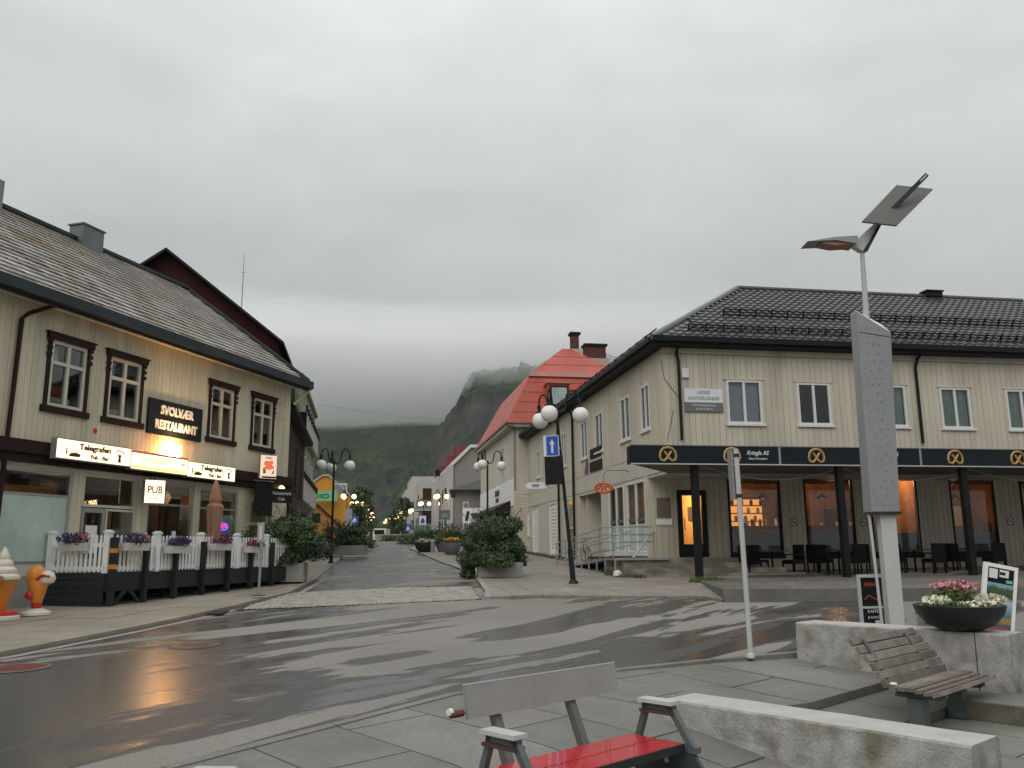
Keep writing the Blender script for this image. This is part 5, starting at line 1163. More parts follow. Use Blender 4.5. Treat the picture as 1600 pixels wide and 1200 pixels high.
# small white van far away at the crest
t=thing('white_van','tiny white van parked where the street ends','van',T(P_(592,120),120,hz(120))); MB().box(-.9,.9,0,4.2,.35,1.9).build('body',m_white,t); MB().box(-.7,.7,-.02,-.005,1.1,1.7).build('windscreen',m_black,t)
for sx in(-.8,.62):
    for yy_ in(.6,3.2): MB().lathe([(.3,0),(.3,.2)],12,M=T(sx,yy_,.33)@RY(math.pi/2)).build('wheel',m_black,t)

# right row beyond the bakery: red mansard house
P0=at(802,661,48.8); Mm=T(P0.x,48.8,0)@RZ(R(9.8)) # local: x to the right (front facing the camera), y away up the street
t=thing('red_roofed_house','pale house with tall red mansard roof and brick chimneys beyond the bakery','building',Mm)
mw,md,ez=8.6,14.2,P0.z; MWm=RZ(R(-90))@T(-md,0,0)
mws=[(md-4.6,md-3.4,5.9,7.9),(md-2.6,md-1.9,5.6,7.7),(md-6.6,md-5.9,5.6,7.7),(md-11,md-10.2,5.7,7.7)]
wallh(t,MWm,0,md,1.2,ez,mws+[(3,12.5,1.7,4.0)],m_creamwall,t=.15)
for q in mws: window(t,MWm,*q,m_whiteframe,m_glass,fw=.09,mx=(.5,),y0=-.02,back=m_curt if q is mws[0] else None)
window(t,MWm,3,12.5,1.7,4.0,m_black,m_glass,fw=.1,mx=(.25,.5,.75))
MB().box(0,mw,0,.15,1.2,ez).box(mw-.15,mw,.151,md,1.2,ez).box(.151,mw-.151,1.5,1.6,1.2,ez-.2).build('front_wall',m_creamwall,t)
for k in range(18): piece('siding_board',m_creamR,t,.0,2.6,-.04,-.001,1.5+k*.19,1.5+k*.19+.178)
for k in range(8): piece('siding_board',m_white,t,0,md,-.04,-.001,4.1+k*.19,4.1+k*.19+.178,MWm)
MB().box(md-9,md-4.5,-.1,-.045,4.45,5.05).build('shop_letters',m_haybrown,t,MWm) if False else None
t3=thing('shop_letters_sign','dark brown shop lettering on the white boards of the red-roofed house','sign',Mm@MWm@T(md-6.0,-.06,4.6)); MB().box(-.9,.9,0,.015,.38,.75).build('letter_row',m_haybrown,t3); MB().box(-.6,.6,0,.015,0,.27).build('letter_row',m_haybrown,t3)
MB().prism([(-1.0,3.9),(-1.0,4.0),(-.02,4.5),(-.02,4.1)],'x',1.0,md-1.0).build('awning',m_brown,t,MWm@T(0,0,-.05))
MB().box(-.4,-.02,-.4,md+.2,ez-.25,ez-.02).box(-.4,mw+.3,-.4,-.02,ez-.25,ez-.02).build('eave_board',m_creamwall,t)
bz=at(826,588,51.5).z; kz=at(898,549,54.5).z; o_=.45; ins=1.35; 
lo_=[(-o_,-o_,ez),(mw+o_,-o_,ez),(mw+o_,md+o_,ez),(-o_,md+o_,ez)]; mi_=[(ins,ins,bz),(mw-ins,ins,bz),(mw-ins,md-ins,bz),(ins,md-ins,bz)]; rd=[(mw/2-.3,mw/2,kz),(mw/2+.3,mw/2,kz),(mw/2+.3,md-mw/2,kz),(mw/2-.3,md-mw/2,kz)]
b=MB(); b.v=lo_+mi_+rd; b.f=[(i,(i+1)%4,4+(i+1)%4,4+i) for i in range(4)]+[(4+i,4+(i+1)%4,8+(i+1)%4,8+i) for i in range(4)]+[(8,9,10,11),(3,2,1,0)]; b.m=[0]*10
b.build('roof',m_red,t)
b=MB(); b.hexa([(ins-.25,ins-.22,bz-.28),(mw-ins+.25,ins-.22,bz-.28),(mw-ins+.02,ins-.02,bz+.03),(ins-.02,ins-.02,bz+.03)],[(ins-.25,ins-.28,bz-.26),(mw-ins+.25,ins-.28,bz-.26),(mw-ins+.02,ins-.1,bz+.06),(ins-.02,ins-.1,bz+.06)]); b.build('pale_roof_strip',m_redpale,t)
# sheet seams on the roof
b=MB()
for k in range(1,5):
    f=k/5; x0=-o_+(ins+o_)*f; z=ez+(bz-ez)*f; b.box(x0+.02,mw-x0,x0-.03,x0-.005,z,z+.012)
for k in range(1,3):
    f=k/3; x0=ins+(mw/2-.3-ins)*f; yy_=ins+(mw/2-ins)*f; z=bz+(kz-bz)*f; b.box(x0,mw-x0,yy_-.03,yy_-.005,z,z+.012)
b.build('roof_seam',m_redpale,t)
MB().box(-o_-.08,-o_+.0,-o_,md+o_,ez-.06,ez+.06).box(-o_-.08,mw+o_,-o_-.09,-o_-.005,ez-.061,ez+.05).build('gutter',m_redpale,t)
# dormer
dz0=ez+.95; o=MB().box(2.1,3.4,.02,1.4,dz0,dz0+1.45).build('dormer',m_red,t); MB().box(2.2,3.3,-.06,.015,dz0+.1,dz0+1.3).build('frame',m_black,o); MB().box(2.3,3.2,-.075,-.061,dz0+.2,dz0+1.2).build('pane',m_curt,o); MB().box(2.0,3.5,-.1,1.4,dz0+1.451,dz0+1.52).build('dormer_roof',m_redpale,o)
def chimney(M,label,w_,d_,h1,h2,courses,capw):
    c=thing('chimney',label,'chimney',M); MB().box(-w_/2-.16,w_/2+.16,-d_/2-.16,d_/2+.16,-1.2,h1).build('base',m_render,c); MB().box(-w_/2+.015,w_/2-.015,-d_/2+.015,d_/2-.015,h1,h2).build('core',m_mortar,c)
    ch_=(h2-h1)/courses; nb=max(2,round(w_/.24))
    for k in range(courses):
        for i in range(nb):
            if k%2==0: a=-w_/2+i*w_/nb; e=a+w_/nb
            else:
                a=max(-w_/2,-w_/2+(i-.5)*w_/nb); e=-w_/2+(i+.5)*w_/nb
                if i==nb-1: e=w_/2
            piece('brick',m_brick,c,a+.006,e-.006,-d_/2,-d_/2+.014,h1+k*ch_+.005,h1+(k+1)*ch_-.005)
        piece('brick',m_brick,c,-w_/2,-w_/2+.014,-d_/2+.02,0-.005,h1+k*ch_+.005,h1+(k+1)*ch_-.005); piece('brick',m_brick,c,-w_/2,-w_/2+.014,.005,d_/2-.01,h1+k*ch_+.005,h1+(k+1)*ch_-.005)
    MB().box(-w_/2-capw,w_/2+capw,-d_/2-capw,d_/2+capw,h2,h2+.16).build('cap',m_black,c)
pc=at(898,553,54.6); chimney(T(pc.x,54.6,pc.z-.4)@RZ(R(9.8)),'narrow brick chimney with black cap, left one on the red roof',.5,.5,.65,1.65,12,.1)
pc=at(929,568,57.6); chimney(T(pc.x,57.6,pc.z-.3)@RZ(R(9.8)),'wide double brick chimney with black caps, right one on the red roof',1.45,.8,.55,1.45,11,.1)
t=thing('parking_ban_sign','round no parking sign on a white plate on the pale siding wall','sign',Mm@T(1.05,-.12,2.35)); MB().box(-.32,.32,0,.03,0,1.2).build('plate',m_signwhite,t); MB().lathe([(.22,0),(.22,.02)],18,M=T(0,-.002,.8)@RX(math.pi/2)).build('red_disc',m_magenta,t); MB().lathe([(.16,0),(.16,.02)],18,M=T(0,-.012,.8)@RX(math.pi/2)).build('blue_disc',m_blue,t); text('lettering','Gjelder hele plassen',.07,m_magenta,t,T(0,-.005,.3),sx=.7)
t=tag(MB().box(-.1,.1,-.12,0,-1.0,1.0).box(-.1,.1,-.12,0,1.3,2.1).build('vertical_sign',m_black2,None,Mm@T(2.45,-.06,4.6)),'narrow black vertical shop sign at the edge of the pale house','sign')
# grey low house with hipped dark roof
yq=64; a_=at(712,765,yq); c_=at(757,762,yq); t=thing('grey_house','small grey house with dark hipped roof between the shops','building',T(a_.x,yq,0)@RZ(R(3)))
w_=7; MB().box(0,w_,0,9,1.7,a_.z).build('wall',m_greywall,t); kz_=at(745,738,yq+3).z; b=MB(); b.v=[(-.5,-.6,a_.z-.05),(w_+.5,-.6,a_.z-.05),(w_+.5,9.5,a_.z-.05),(-.5,9.5,a_.z-.05),(w_/2,3,kz_),(w_/2,6,kz_)]; b.f=[(0,1,4),(1,2,5,4),(2,3,5),(3,0,4,5),(3,2,1,0)]; b.m=[0]*5; b.build('roof',m_darkroof,t)
o=MB().box(.55,1.0,-.05,-.005,2.6,a_.z-.9).build('window',m_whiteframe,t); MB().box(.62,.93,-.07,-.051,2.7,a_.z-1).build('pane',m_glass,o); MB().box(1.6,5,-1.6,-.01,a_.z-1.9,a_.z-1.75).build('canopy',m_black,t)
ps=at(742,806,60); t=thing('shop_board','white shop board with black figures beside the second right street lamp','sign',T(ps.x,60,ps.z)); MB().box(-.85,.9,0,.06,-.5,.55).build('panel',m_white,t); MB().prism([(-.7,-.35),(-.5,-.35),(-.35,.3),(-.55,.35)],'y',-.01,-.001).prism([(-.3,.0),(.2,.05),(.2,.2),(-.3,.15)],'y',-.01,-.001).prism([(.35,-.3),(.6,-.2),(.5,.2),(.3,.1)],'y',-.01,-.001).build('figures',m_black2,t)
# big grey wall with sloping top (gable side of a white building)
yw=84; a_=at(708,727,yw); p_=at(736,699,yw); t=thing('sloped_roof_building','large grey-walled building with white-edged sloping roofline','building',T(a_.x,yw,0)@RZ(R(9.8)))
dx=p_.x-a_.x; MB().prism([(0,1.8),(14,1.8),(14,p_.z),(dx,p_.z),(0,a_.z)],'y',0,24).build('wall',m_greywall,t); MB().prism([(-.25,a_.z-.1),(0,a_.z),(dx,p_.z),(14.2,p_.z),(14.2,p_.z+.3),(dx-.1,p_.z+.3),(-.25,a_.z+.2)],'y',-.25,24.2).build('roof_edge',m_whiteframe,t)
MB().box(-.25,-.005,-.25,24,1.8,a_.z-.12).build('street_front',m_lightwall,t); text('lettering','Y',1.6,m_black2,t,T(-.3,5,a_.z-2.5)@RZ(R(-90)),ext=.05) 
o=None
for k in range(3):
    for z in (3.2,6.4): q=MB().box(-.32,-.26,3+k*4,4.6+k*4,z,z+1.7).build('window',m_whiteframe,t); MB().box(-.34,-.321,3.1+k*4,4.5+k*4,z+.1,z+1.6).build('pane',m_glass,q)
# red clad tower behind
yr=98; a_=at(688,748,yr); p_=at(699,711,yr); q_=at(724,709,yr); t=thing('red_clad_building','dark red ribbed metal upper storey rising behind the grey wall','building',T(p_.x+.95,yr,1.0)@RZ(R(9.8)))
MB().box(0,6,0,8,p_.z-3.4,p_.z).box(-.9,-.01,1.5,8,p_.z-4,p_.z-1.0).box(-1.7,-.91,3,8,p_.z-4.4,p_.z-2.0).build('upper_wall',m_redclad,t); MB().box(0,6,.1,8,1,p_.z-3.41).box(-.9,-.01,1.6,8,1,p_.z-4.01).box(-1.7,-.91,3.1,8,1,p_.z-4.41).build('lower_wall',m_lightwall,t)
for k in range(15): piece('rib',m_redclad,t,.1+k*.4,.2+k*.4,-.05,-.001,p_.z-3.4,p_.z)
for k in range(8): piece('rib',m_redclad,t,-.05,-.001,.05+k*.18,.11+k*.18,p_.z-1,p_.z)
# white apartment block with balconies
ya=112; a_=at(657,752,ya); t=thing('balcony_block','white apartment block with glass balconies and timber-lined top loggia','building',T(a_.x,ya,0)@RZ(R(9.8)))
za=a_.z; b=MB().box(0,.3,0,14,2.4,za).box(.3,5,3,14,2.4,za).box(.3,5,0,2.99,za-.9,za).box(4.6,5,0,2.99,2.4,za-.91); b.build('wall',m_lightwall,t)
MB().box(.31,.36,.1,2.9,za-3.4,za-.95).box(.36,4.6,2.9,2.98,za-3.4,za-.95).build('timber_lining',mat('warm_timber_lining',(.50,.27,.06),.6,.1,1),t)
for k,z in enumerate((za-3.6,za-6.6)):
    q=MB().box(-.6,4.6,-.8,2.9,z-.25,z).build('balcony_slab',m_lightwall,t); MB().box(-.6,4.6,-.82,-.78,z,z+1.1).build('glass_rail',m_grey,q)
MB().box(.4,4.5,2.0,2.1,2.5,za-6.9).build('entrance_glazing',m_signgrey,t); q=MB().box(.9,4.0,1.9,1.99,2.5,4.8).build('entrance_frame',m_whiteframe,t); MB().box(1.0,2.3,1.86,1.89,2.6,4.6).box(2.5,3.9,1.86,1.89,2.6,4.6).build('pane',m_glass,q)
MB().box(1.7,3.6,2.4,2.89,za-3.35,za-1.6).build('window_wall',m_curt,t); MB().box(-.05,-.001,3,4.5,4.5,6).box(-.05,-.001,7,8.5,4.5,6).box(-.05,-.001,3,4.5,7.5,9).build('window',m_black,t)
yb=140; a_=at(640,765,yb); t=thing('stepped_white_block','white stepped apartment block further up the right side','building',T(a_.x-.6,yb,0)@RZ(R(9.8))); MB().box(0,6,0,16,2.4,a_.z).box(1.0,6,.5,16,a_.z,a_.z+2.2).build('wall',m_lightwall,t)
for z in (4.5,7.5): q=MB().box(-1.4,-.01,-.8,3,z,z+1.3).build('balcony_front',m_white,t)
for z in (5,8): MB().box(.8,2.0,-.05,-.001,z,z+1.6).build('window',m_signgrey,t)
t=tag(MB().box(-3,3,0,.4,0,1.6).build('pale_wall',m_render,None,T(P_(622,112),112,2.2)),'low pale garden wall at the far right end of the street','wall')
# white van-like tiny roof units
t=thing('roof_fan','small dark roof fan beside the red clad storey','roof unit',T(*at(684,744,96))); MB().lathe([(.3,0),(.3,.5),(.4,.6),(.1,.8)],10).build('body',m_black,t); MB().lathe([(.1,.8),(.1,.9)],10).build('cap',m_black,t)

# ================================================================= PLAZA OBJECTS
def AZ(az): return RZ(R(90-az))  # local +x points along compass azimuth az
# granite benches (long rough blocks)
def granite(name,label,p0,p1,width,z0,z1,joints=()):
    a=Vector(p0); b_=Vector(p1); d=b_-a; L=d.length; ang=math.atan2(d.y,d.x); t=thing(name,label,'stone bench',T(a.x,a.y,z0)@RZ(ang))
    h=z1-z0; xs=[0]+[j*L for j in joints]+[L]
    for i in range(len(xs)-1):
        x0,x1=xs[i]+(.012 if i else 0),xs[i+1]; n=14; b=MB(); rows=[]
        nz=4
        for k in range(n+1):
            x=x0+(x1-x0)*k/n; 
            for (y,z) in [(0+.02*(j/nz),h*j/nz) for j in range(nz)]+[(0.02,h-.015),(.035,h),(width-.03,h),(width,h-.02),(width+.0,0)]:
                n_=.008*noise.noise(Vector((x*3+a.x,y*5,z*6+9))) if k not in(0,n) else 0
                b.v.append((x,y+n_,z+n_*.6))
        m=nz+5
        for k in range(n):
            for j in range(m-1): b.f.append((k*m+j,(k+1)*m+j,(k+1)*m+j+1,k*m+j+1)); b.m.append(1 if j in (nz+1,) else 0)
        b.f.append(tuple(range(m))[::-1]); b.m.append(0); b.f.append(tuple(n*m+j for j in range(m))); b.m.append(0)
        b.build('granite_block',[m_granite,m_granitetop],t)
    return t
granite('granite_bench','long rough granite block bench behind the wooden bench',(3.42,10.75),(5.02,9.0),.52,.02,.71,joints=(.86,)) 
granite('granite_bench','long rough granite block bench in the right foreground',(1.22,7.42),(2.82,5.62),.48,LOW-.02,.38)
# bowl planter
t=thing('bowl_planter','wide black bowl planter with pink and white flowers on the granite block','planter',T(4.82,9.52,.72)); 
MB().lathe([(.20,0),(.34,.06),(.43,.17),(.46,.26),(.44,.265),(.42,.22)],28).build('bowl',m_bowl,t,smooth=True)
b=MB(); blob(b,(0,0,.26),(.40,.40,.06),500,.05); blob(b,(-.02,0,.36),(.22,.22,.12),500,.05); b.build('leaves',m_leafl,t,kind='stuff')
b=MB(); blob(b,(-.30,-.12,.32),(.14,.16,.05),130,.045,0,1); blob(b,(.26,-.16,.32),(.16,.16,.06),150,.045,0,1); blob(b,(0,-.34,.29),(.2,.06,.03),60,.04,0,1); blob(b,(-.02,.02,.46),(.25,.2,.055),330,.045,1,1); b.build('flowers',[m_wflower,m_pink],t,kind='stuff')
# wooden bench: length runs az 48, seat toward the viewer's right
def Zp(u,v,z): r=ray(u,v); k=(z-EYE)/r[2]; return Vector((k*r[0],k*r[1],z))
A=Zp(1387,1078,.32); D=Zp(1492,1048,.32); Bq=Zp(1461,1090,.32)
ax=(D-A).normalized(); Lb=1.52; ang=math.atan2(ax.y,ax.x)
t=thing('wooden_bench','weathered slatted wooden bench with curved back on grey steel legs','bench',T(A.x,A.y,LOW)@RZ(ang))
# local: x along slats (away), y left = backrest side; seat extends to -y
prof=[(.0-.02*0,.37)]
seat=[(-.045-.075*k, .375+.012*math.sin(k*1.0)-.0*(k)) for k in range(6)]
for k,(y,z) in enumerate(seat): MB().box(0,Lb,-.033,.033,-.016,.016,M=T(0,y,z)@RX(R([6,3,0,-3,-8,-18][k]))).build('seat_slat',m_wood,t)
for k in range(6): MB().box(0,Lb,-.016,.016,-.034,.034,M=T(0,.035+.036*k+.004*k*k,.415+.070*k)@RX(R(-18-4*k))).build('back_slat',m_wood,t)
MB().box(-.02,Lb+.02,-.05,.05,-.02,.02,M=T(0,.40,.93-.02)).build('top_rail',m_wood,t) if False else None
for x in (.18,Lb-.35):
    b=MB(); b.tube([(x,-.45,.335),(x,-.2,.345),(x,.02,.36),(x,.10,.5),(x,.27,.78)],.022,6); b.box(x-.03,x+.03,-.42,.0,.30,.335); b.build('frame',m_iron,t); 
    MB().box(x-.07,x+.07,-.26,-.12,0,.30).build('leg',m_iron,t)
    MB().box(x-.1,x+.1,-.3,-.08,-.0,.012).build('foot_plate',m_ironside,t)
t=tag(MB().lathe([(.01,0),(.035,.008),(.03,.02),(.01,.024)],10).build('paper_cup_lid',m_signwhite,None,T(A.x+.05,A.y-.02,LOW+.415)),'small white paper scrap lying on the near end of the wooden bench','litter')
# stacked stone slabs by the bench
def slabst(u0,v0,z,w_,l,h,az,label):
    p=Zp(u0,v0,z+h); t=thing('stone_slab',label,'stone slab',T(p.x,p.y,z)@AZ(az)); MB().box(0,l,-w_,0,0,h).build('block',m_granitedark,t); MB().box(.004,l-.004,-w_+.004,-.004,h+.001,h+.012).build('top_face',m_slab,t)
slabst(1478,1092,LOW,.75,.75,.17,48,'thick mossy-edged stone slab lying right of the wooden bench legs')
slabst(1545,1068,LOW,.8,.9,.18,48,'second thick stone slab behind at the right edge of the picture')
# red bench
p1=Zp(985,1146,.40); p2=Zp(1073,1160,.40); dirx=Vector((math.cos(R(90-46)),math.sin(R(90-46)),0)); 
pe=p1; ang=R(90-46)
t=thing('red_bench','red metal bench with grey backrest panel and cast iron arm frames in the foreground','bench',T(p1.x,p1.y,LOW)@RZ(ang))
# local +x along the bench away from the viewer (bench occupies x<0), -y toward viewer's right (front), +y back
Lr=1.30; SW=.42; sh=.45
b=MB(); b.box(-Lr,0,-SW,-SW*.56,sh-.022,sh); b.box(-Lr,0,-SW*.50,0,sh-.022,sh)
n=30
for k in range(n): 
    x=-Lr+(k+.25)*Lr/n; b.box(x,x+Lr/n*.5,-SW*.56+.0005,-SW*.50-.0005,sh-.022,sh-.0)
b.build('seat',m_redbench,t); MB().box(-Lr+.001,-.001,-SW-.012,-SW-.001,sh-.05,sh-.001).build('front_edge',m_darksteel,t)
MB().box(-Lr+.02,-.02,-SW+.03,-.03,sh-.04,sh-.024).build('seat_underside',m_darksteel,t)
bp=MB(); bp.box(-Lr-.03,.03,-.012,.012,-.0,.185,M=T(0,.12,.70)@RX(R(-10))); bp.build('backrest_panel',m_silverplate,t)
MB().box(-Lr-.028,.028,-.014,.014,.186,.194,M=T(0,.12,.70)@RX(R(-10))).build('panel_edge',m_palesteel,t)
MB().tube([(-Lr-.13,.15,.735),(-Lr-.04,.15,.735)],.022,8).build('red_reflector',m_woodred,t); MB().tube([(-Lr-.145,.15,.75),(-Lr-.12,.15,.75)],.02,8).build('reflector_tip',m_signwhite,t)
for x in (-.42,-Lr+.22): MB().prism([(-.02,sh-.02),(.04,sh-.02),(.15,sh+.24),(.19,sh+.40),(.14,sh+.40),(.10,sh+.24)],'x',x-.028,x+.028).build('back_support',m_supp,t,T(0,.03,0))
for x in (.03,-Lr-.07):
    s=MB()
    # arm frame: sloping front member, rear member, curved skirt down to the ground
    s.prism([(-.05,sh-.02),(-.01,sh-.02),(-.09,sh+.20),(-.13,sh+.20)],'x',x,x+.04); s.prism([(-.47,sh-.02),(-.42,sh-.02),(-.27,sh+.20),(-.32,sh+.20)],'x',x,x+.04); s.box(x,x+.04,-.33,-.08,sh+.17,sh+.21)
    s.prism([(.05,sh-.022),(-.50,sh-.022),(-.50,sh-.06),(.05,sh-.06)],'x',x-.005,x+.045)
    s.build('arm_frame',m_iron,t)
    s=MB().prism([(-.02,sh-.061),(-.47,sh-.061),(-.56,sh-.18),(-.64,.0),(-.52,0),(-.44,.1),(-.14,.1),(-.08,0),(.04,.0),(.0,.2)],'x',x,x+.03); s.build('side_leg',m_ironside,t)
    MB().box(x-.035,x+.070,-.34,-.07,sh+.211,sh+.235).build('arm_pad',m_palesteel,t); MB().box(x-.03,x+.06,-.33,-.08,sh+.15,sh+.169).build('pad_bracket',m_bracket,t)
    for k in range(3): MB().box(x-.008,x+.0-.001,-.28,-.25,sh-.14-.07*k,sh-.11-.07*k).build('bolt',m_palesteel,t)
# white sign pole with plate
p=Vector((2.82,10.59,SL*10.59)); t=thing('metal_pole','pale grey steel sign pole standing at the plaza kerb, sign seen edge-on','pole',T(*p)@RY(R(-.8)))
MB().tube([(0,0,0),(0,0,2.50)],.032,10).lathe([(.05,0),(.05,.04),(.035,.06)],12).build('pole',m_palesteel,t,smooth=True); MB().box(-.062,-.045,-.0,.20,1.88,2.50).build('sign_plate',m_greysteel,t); MB().lathe([(.04,1.90),(.04,1.94)],10).lathe([(.04,2.40),(.04,2.44)],10).build('clamp',m_darksteel,t)
# solar mast
y=11.8; q=at(1400,985,y); MS=T(q.x+.02,y,SL*y)
t=thing('solar_mast','tall sculptural steel mast with perforated grey casing and tilted solar panel','solar mast',MS)
def ml(u,v,dy=0): w_=at(u,v,y+dy); return (w_.x-MS.translation.x,dy,w_.z-MS.translation.z)
c1=ml(1369,803); c2=ml(1397,803); c3=ml(1411,985); c4=ml(1385,985)
b=MB(); b.hexa([(c4[0]+.03,-.07,0),(c3[0],-.07,0),(c3[0],.07,0),(c4[0]+.03,.07,0)],[(c1[0]+.02,-.07,c1[2]),(c2[0]-.01,-.07,c1[2]),(c2[0]-.01,.07,c1[2]),(c1[0]+.02,.07,c1[2])]); b.build('lower_post',m_palesteel,t)
k1=ml(1356,800); k2=ml(1401,800); k3=ml(1387,522); k4=ml(1332,491)
b=MB(); b.hexa([(k1[0],-.13,k1[2]),(k2[0],-.10,k1[2]),(k2[0],.14,k1[2]),(k1[0],.14,k1[2])],[(k4[0],-.13,k4[2]),(k3[0],-.10,k3[2]),(k3[0]+.0,.14,k3[2]+.16),(k4[0]+.02,.14,k4[2]+.02)],0); b.build('casing',m_greysteel,t)
b=MB(); b.hexa([(k4[0]+.01,-.125,k4[2]+.004),(k3[0]-.01,-.095,k3[2]+.004),(k3[0]-.01,.135,k3[2]+.168),(k4[0]+.02,.135,k4[2]+.028)],[(k4[0]+.01,-.125,k4[2]+.012),(k3[0]-.01,-.095,k3[2]+.012),(k3[0]-.01,.135,k3[2]+.176),(k4[0]+.02,.135,k4[2]+.036)]); b.build('casing_top',m_signwhite,t)
H_=k4[2]-k1[2]; rr=random.Random(5)
for k in range(22):
    f=.03+k*.042
    for j in range(3):
        xx=k1[0]+(k4[0]-k1[0])*f+.04+(j+.5*(k%2))*.105+rr.uniform(-.02,.02); zt=k1[2]+H_*f+rr.uniform(-.02,.02)
        MB().box(xx,xx+.018,-.134+.03*(xx-k1[0]),-.115,zt,zt+.004).build('slot',m_signgrey,t)
MB().hexa([(k4[0]+.02,-.134,k4[2]-.30),(k3[0]-.02,-.106,k3[2]-.07),(k3[0]-.02,-.10,k3[2]-.07),(k4[0]+.02,-.12,k4[2]-.30)],[(k4[0]+.02,-.134,k4[2]-.293),(k3[0]-.02,-.106,k3[2]-.063),(k3[0]-.02,-.10,k3[2]-.063),(k4[0]+.02,-.12,k4[2]-.293)]).build('seam',m_darksteel,t)
MB().box(k1[0]-.0,k2[0],-.14,.15,k1[2]-.04,k1[2]-.001).build('casing_foot',m_darksteel,t)
e0=ml(1354,500); e1=ml(1347,392); MB().tube([(e0[0],0,e0[2]-.1),(e1[0],0,e1[2]+.05)],[.045,.028],10).build('mast_tube',m_palesteel,t,smooth=True)
# wing & arm
J=ml(1350,378)
def poly3(pts,dy0,dy1,nm,mt): 
    n=len(pts); b=MB(); v=[ml(u,vv) for u,vv in pts]; b.hexa([(p[0],dy0,p[2]) for p in v],[(p[0],dy1,p[2]) for p in v]); return b.build(nm,mt,t)
poly3([(1343,393),(1330,385),(1333,376),(1340,373),(1363,352),(1374,352),(1371,360),(1352,395)],-.06,.06,'arm_joint',m_palesteel)
poly3([(1352,396),(1346,394),(1356,378),(1368,357),(1375,352)],-.075,-.061,'joint_cover',m_darksteel)
poly3([(1256,383),(1300,376),(1334,374),(1332,386),(1300,381)],-.16,.16,'wing_blade',m_silverplate)
poly3([(1278,384),(1285,381),(1328,383),(1330,386),(1300,388)],-.13,.10,'wing_underside',m_parasol)
a0=ml(1366,356); a1=ml(1447,274); b=MB(); d=Vector((a1[0]-a0[0],0,a1[2]-a0[2])); n_=Vector((-d.z,0,d.x)).normalized()*.032
b.hexa([(a0[0]-n_.x,-.04,a0[2]-n_.z),(a1[0]-n_.x,-.04,a1[2]-n_.z),(a1[0]-n_.x,.04,a1[2]-n_.z),(a0[0]-n_.x,.04,a0[2]-n_.z)],[(a0[0]+n_.x,-.04,a0[2]+n_.z),(a1[0]+n_.x,-.04,a1[2]+n_.z),(a1[0]+n_.x,.04,a1[2]+n_.z),(a0[0]+n_.x,.04,a0[2]+n_.z)]); b.build('arm',m_darksteel,t)
s0=Vector(a0)+d*.86; s1=Vector(a0)+d*.98; MB().tube([(s0.x,-.045,s0.z),(s1.x,-.045,s1.z)],.012,5).build('arm_highlight_strip',m_palesteel,t)
# solar panel: a tilted rectangle behind the arm, slanting in depth
pts=[(ml(1346,348,-.30)),(ml(1400,354,-.30)),(ml(1457,297,.42)),(ml(1400,291,.42))]
v=[Vector(p) for p in pts]; nn=(v[1]-v[0]).cross(v[3]-v[0]).normalized()*.022
off=Vector((0,0,.09)); b=MB(); b.hexa([tuple(p) for p in v],[tuple(p+nn) for p in v]); b.build('solar_panel',m_panel,t)
for f in (.34,.78):
    c=Vector(a0)+d*f; MB().tube([(c.x-.06,0,c.z-.04),(c.x+.06,0,c.z+.05)],.03,6).build('panel_clamp',m_darksteel,t)
# thin cable down the casing to the base
g0=ml(1358,803); g1=ml(1385,975); MB().tube([(g0[0],.0,g0[2]),(g1[0]-.05,0,.02)],.02,6).build('side_strut',m_palesteel,t)
# A-board behind the granite block
t=thing('a_board','black and white pavement advertising board behind the granite bench','sandwich board',T(4.98,12.2,SL*12.2+.0)@RZ(R(8)))
MB().box(-.19,-.16,-.02,.03,0,.86).box(.16,.19,-.02,.03,0,.86).box(-.16,.16,-.02,.03,.82,.86).box(-.16,.16,-.02,.03,.0,.05).build('frame',m_palesteel,t); MB().box(-.16,.16,0,.02,.05,.82).build('panel',m_black,t); MB().box(-.16,.16,-.012,-.001,.40,.43).build('divider',m_palesteel,t)
text('lettering','ÅPENT',.07,m_orangesign,t,T(0,-.004,.72),ext=.001); MB().tube([(-.11,-.004,.52),(-.04,-.004,.58),(.0,-.004,.55),(.11,-.004,.50)],.007,4).build('drawing',m_orangesign,t); text('lettering','KAFFE',.06,m_signwhite,t,T(0,-.004,.36),ext=.001); text('lettering','& KAKE',.05,m_signwhite,t,T(0,-.004,.28),ext=.001); MB().box(.02,.12,-.01,-.001,.10,.24).build('patch',m_cream,t)
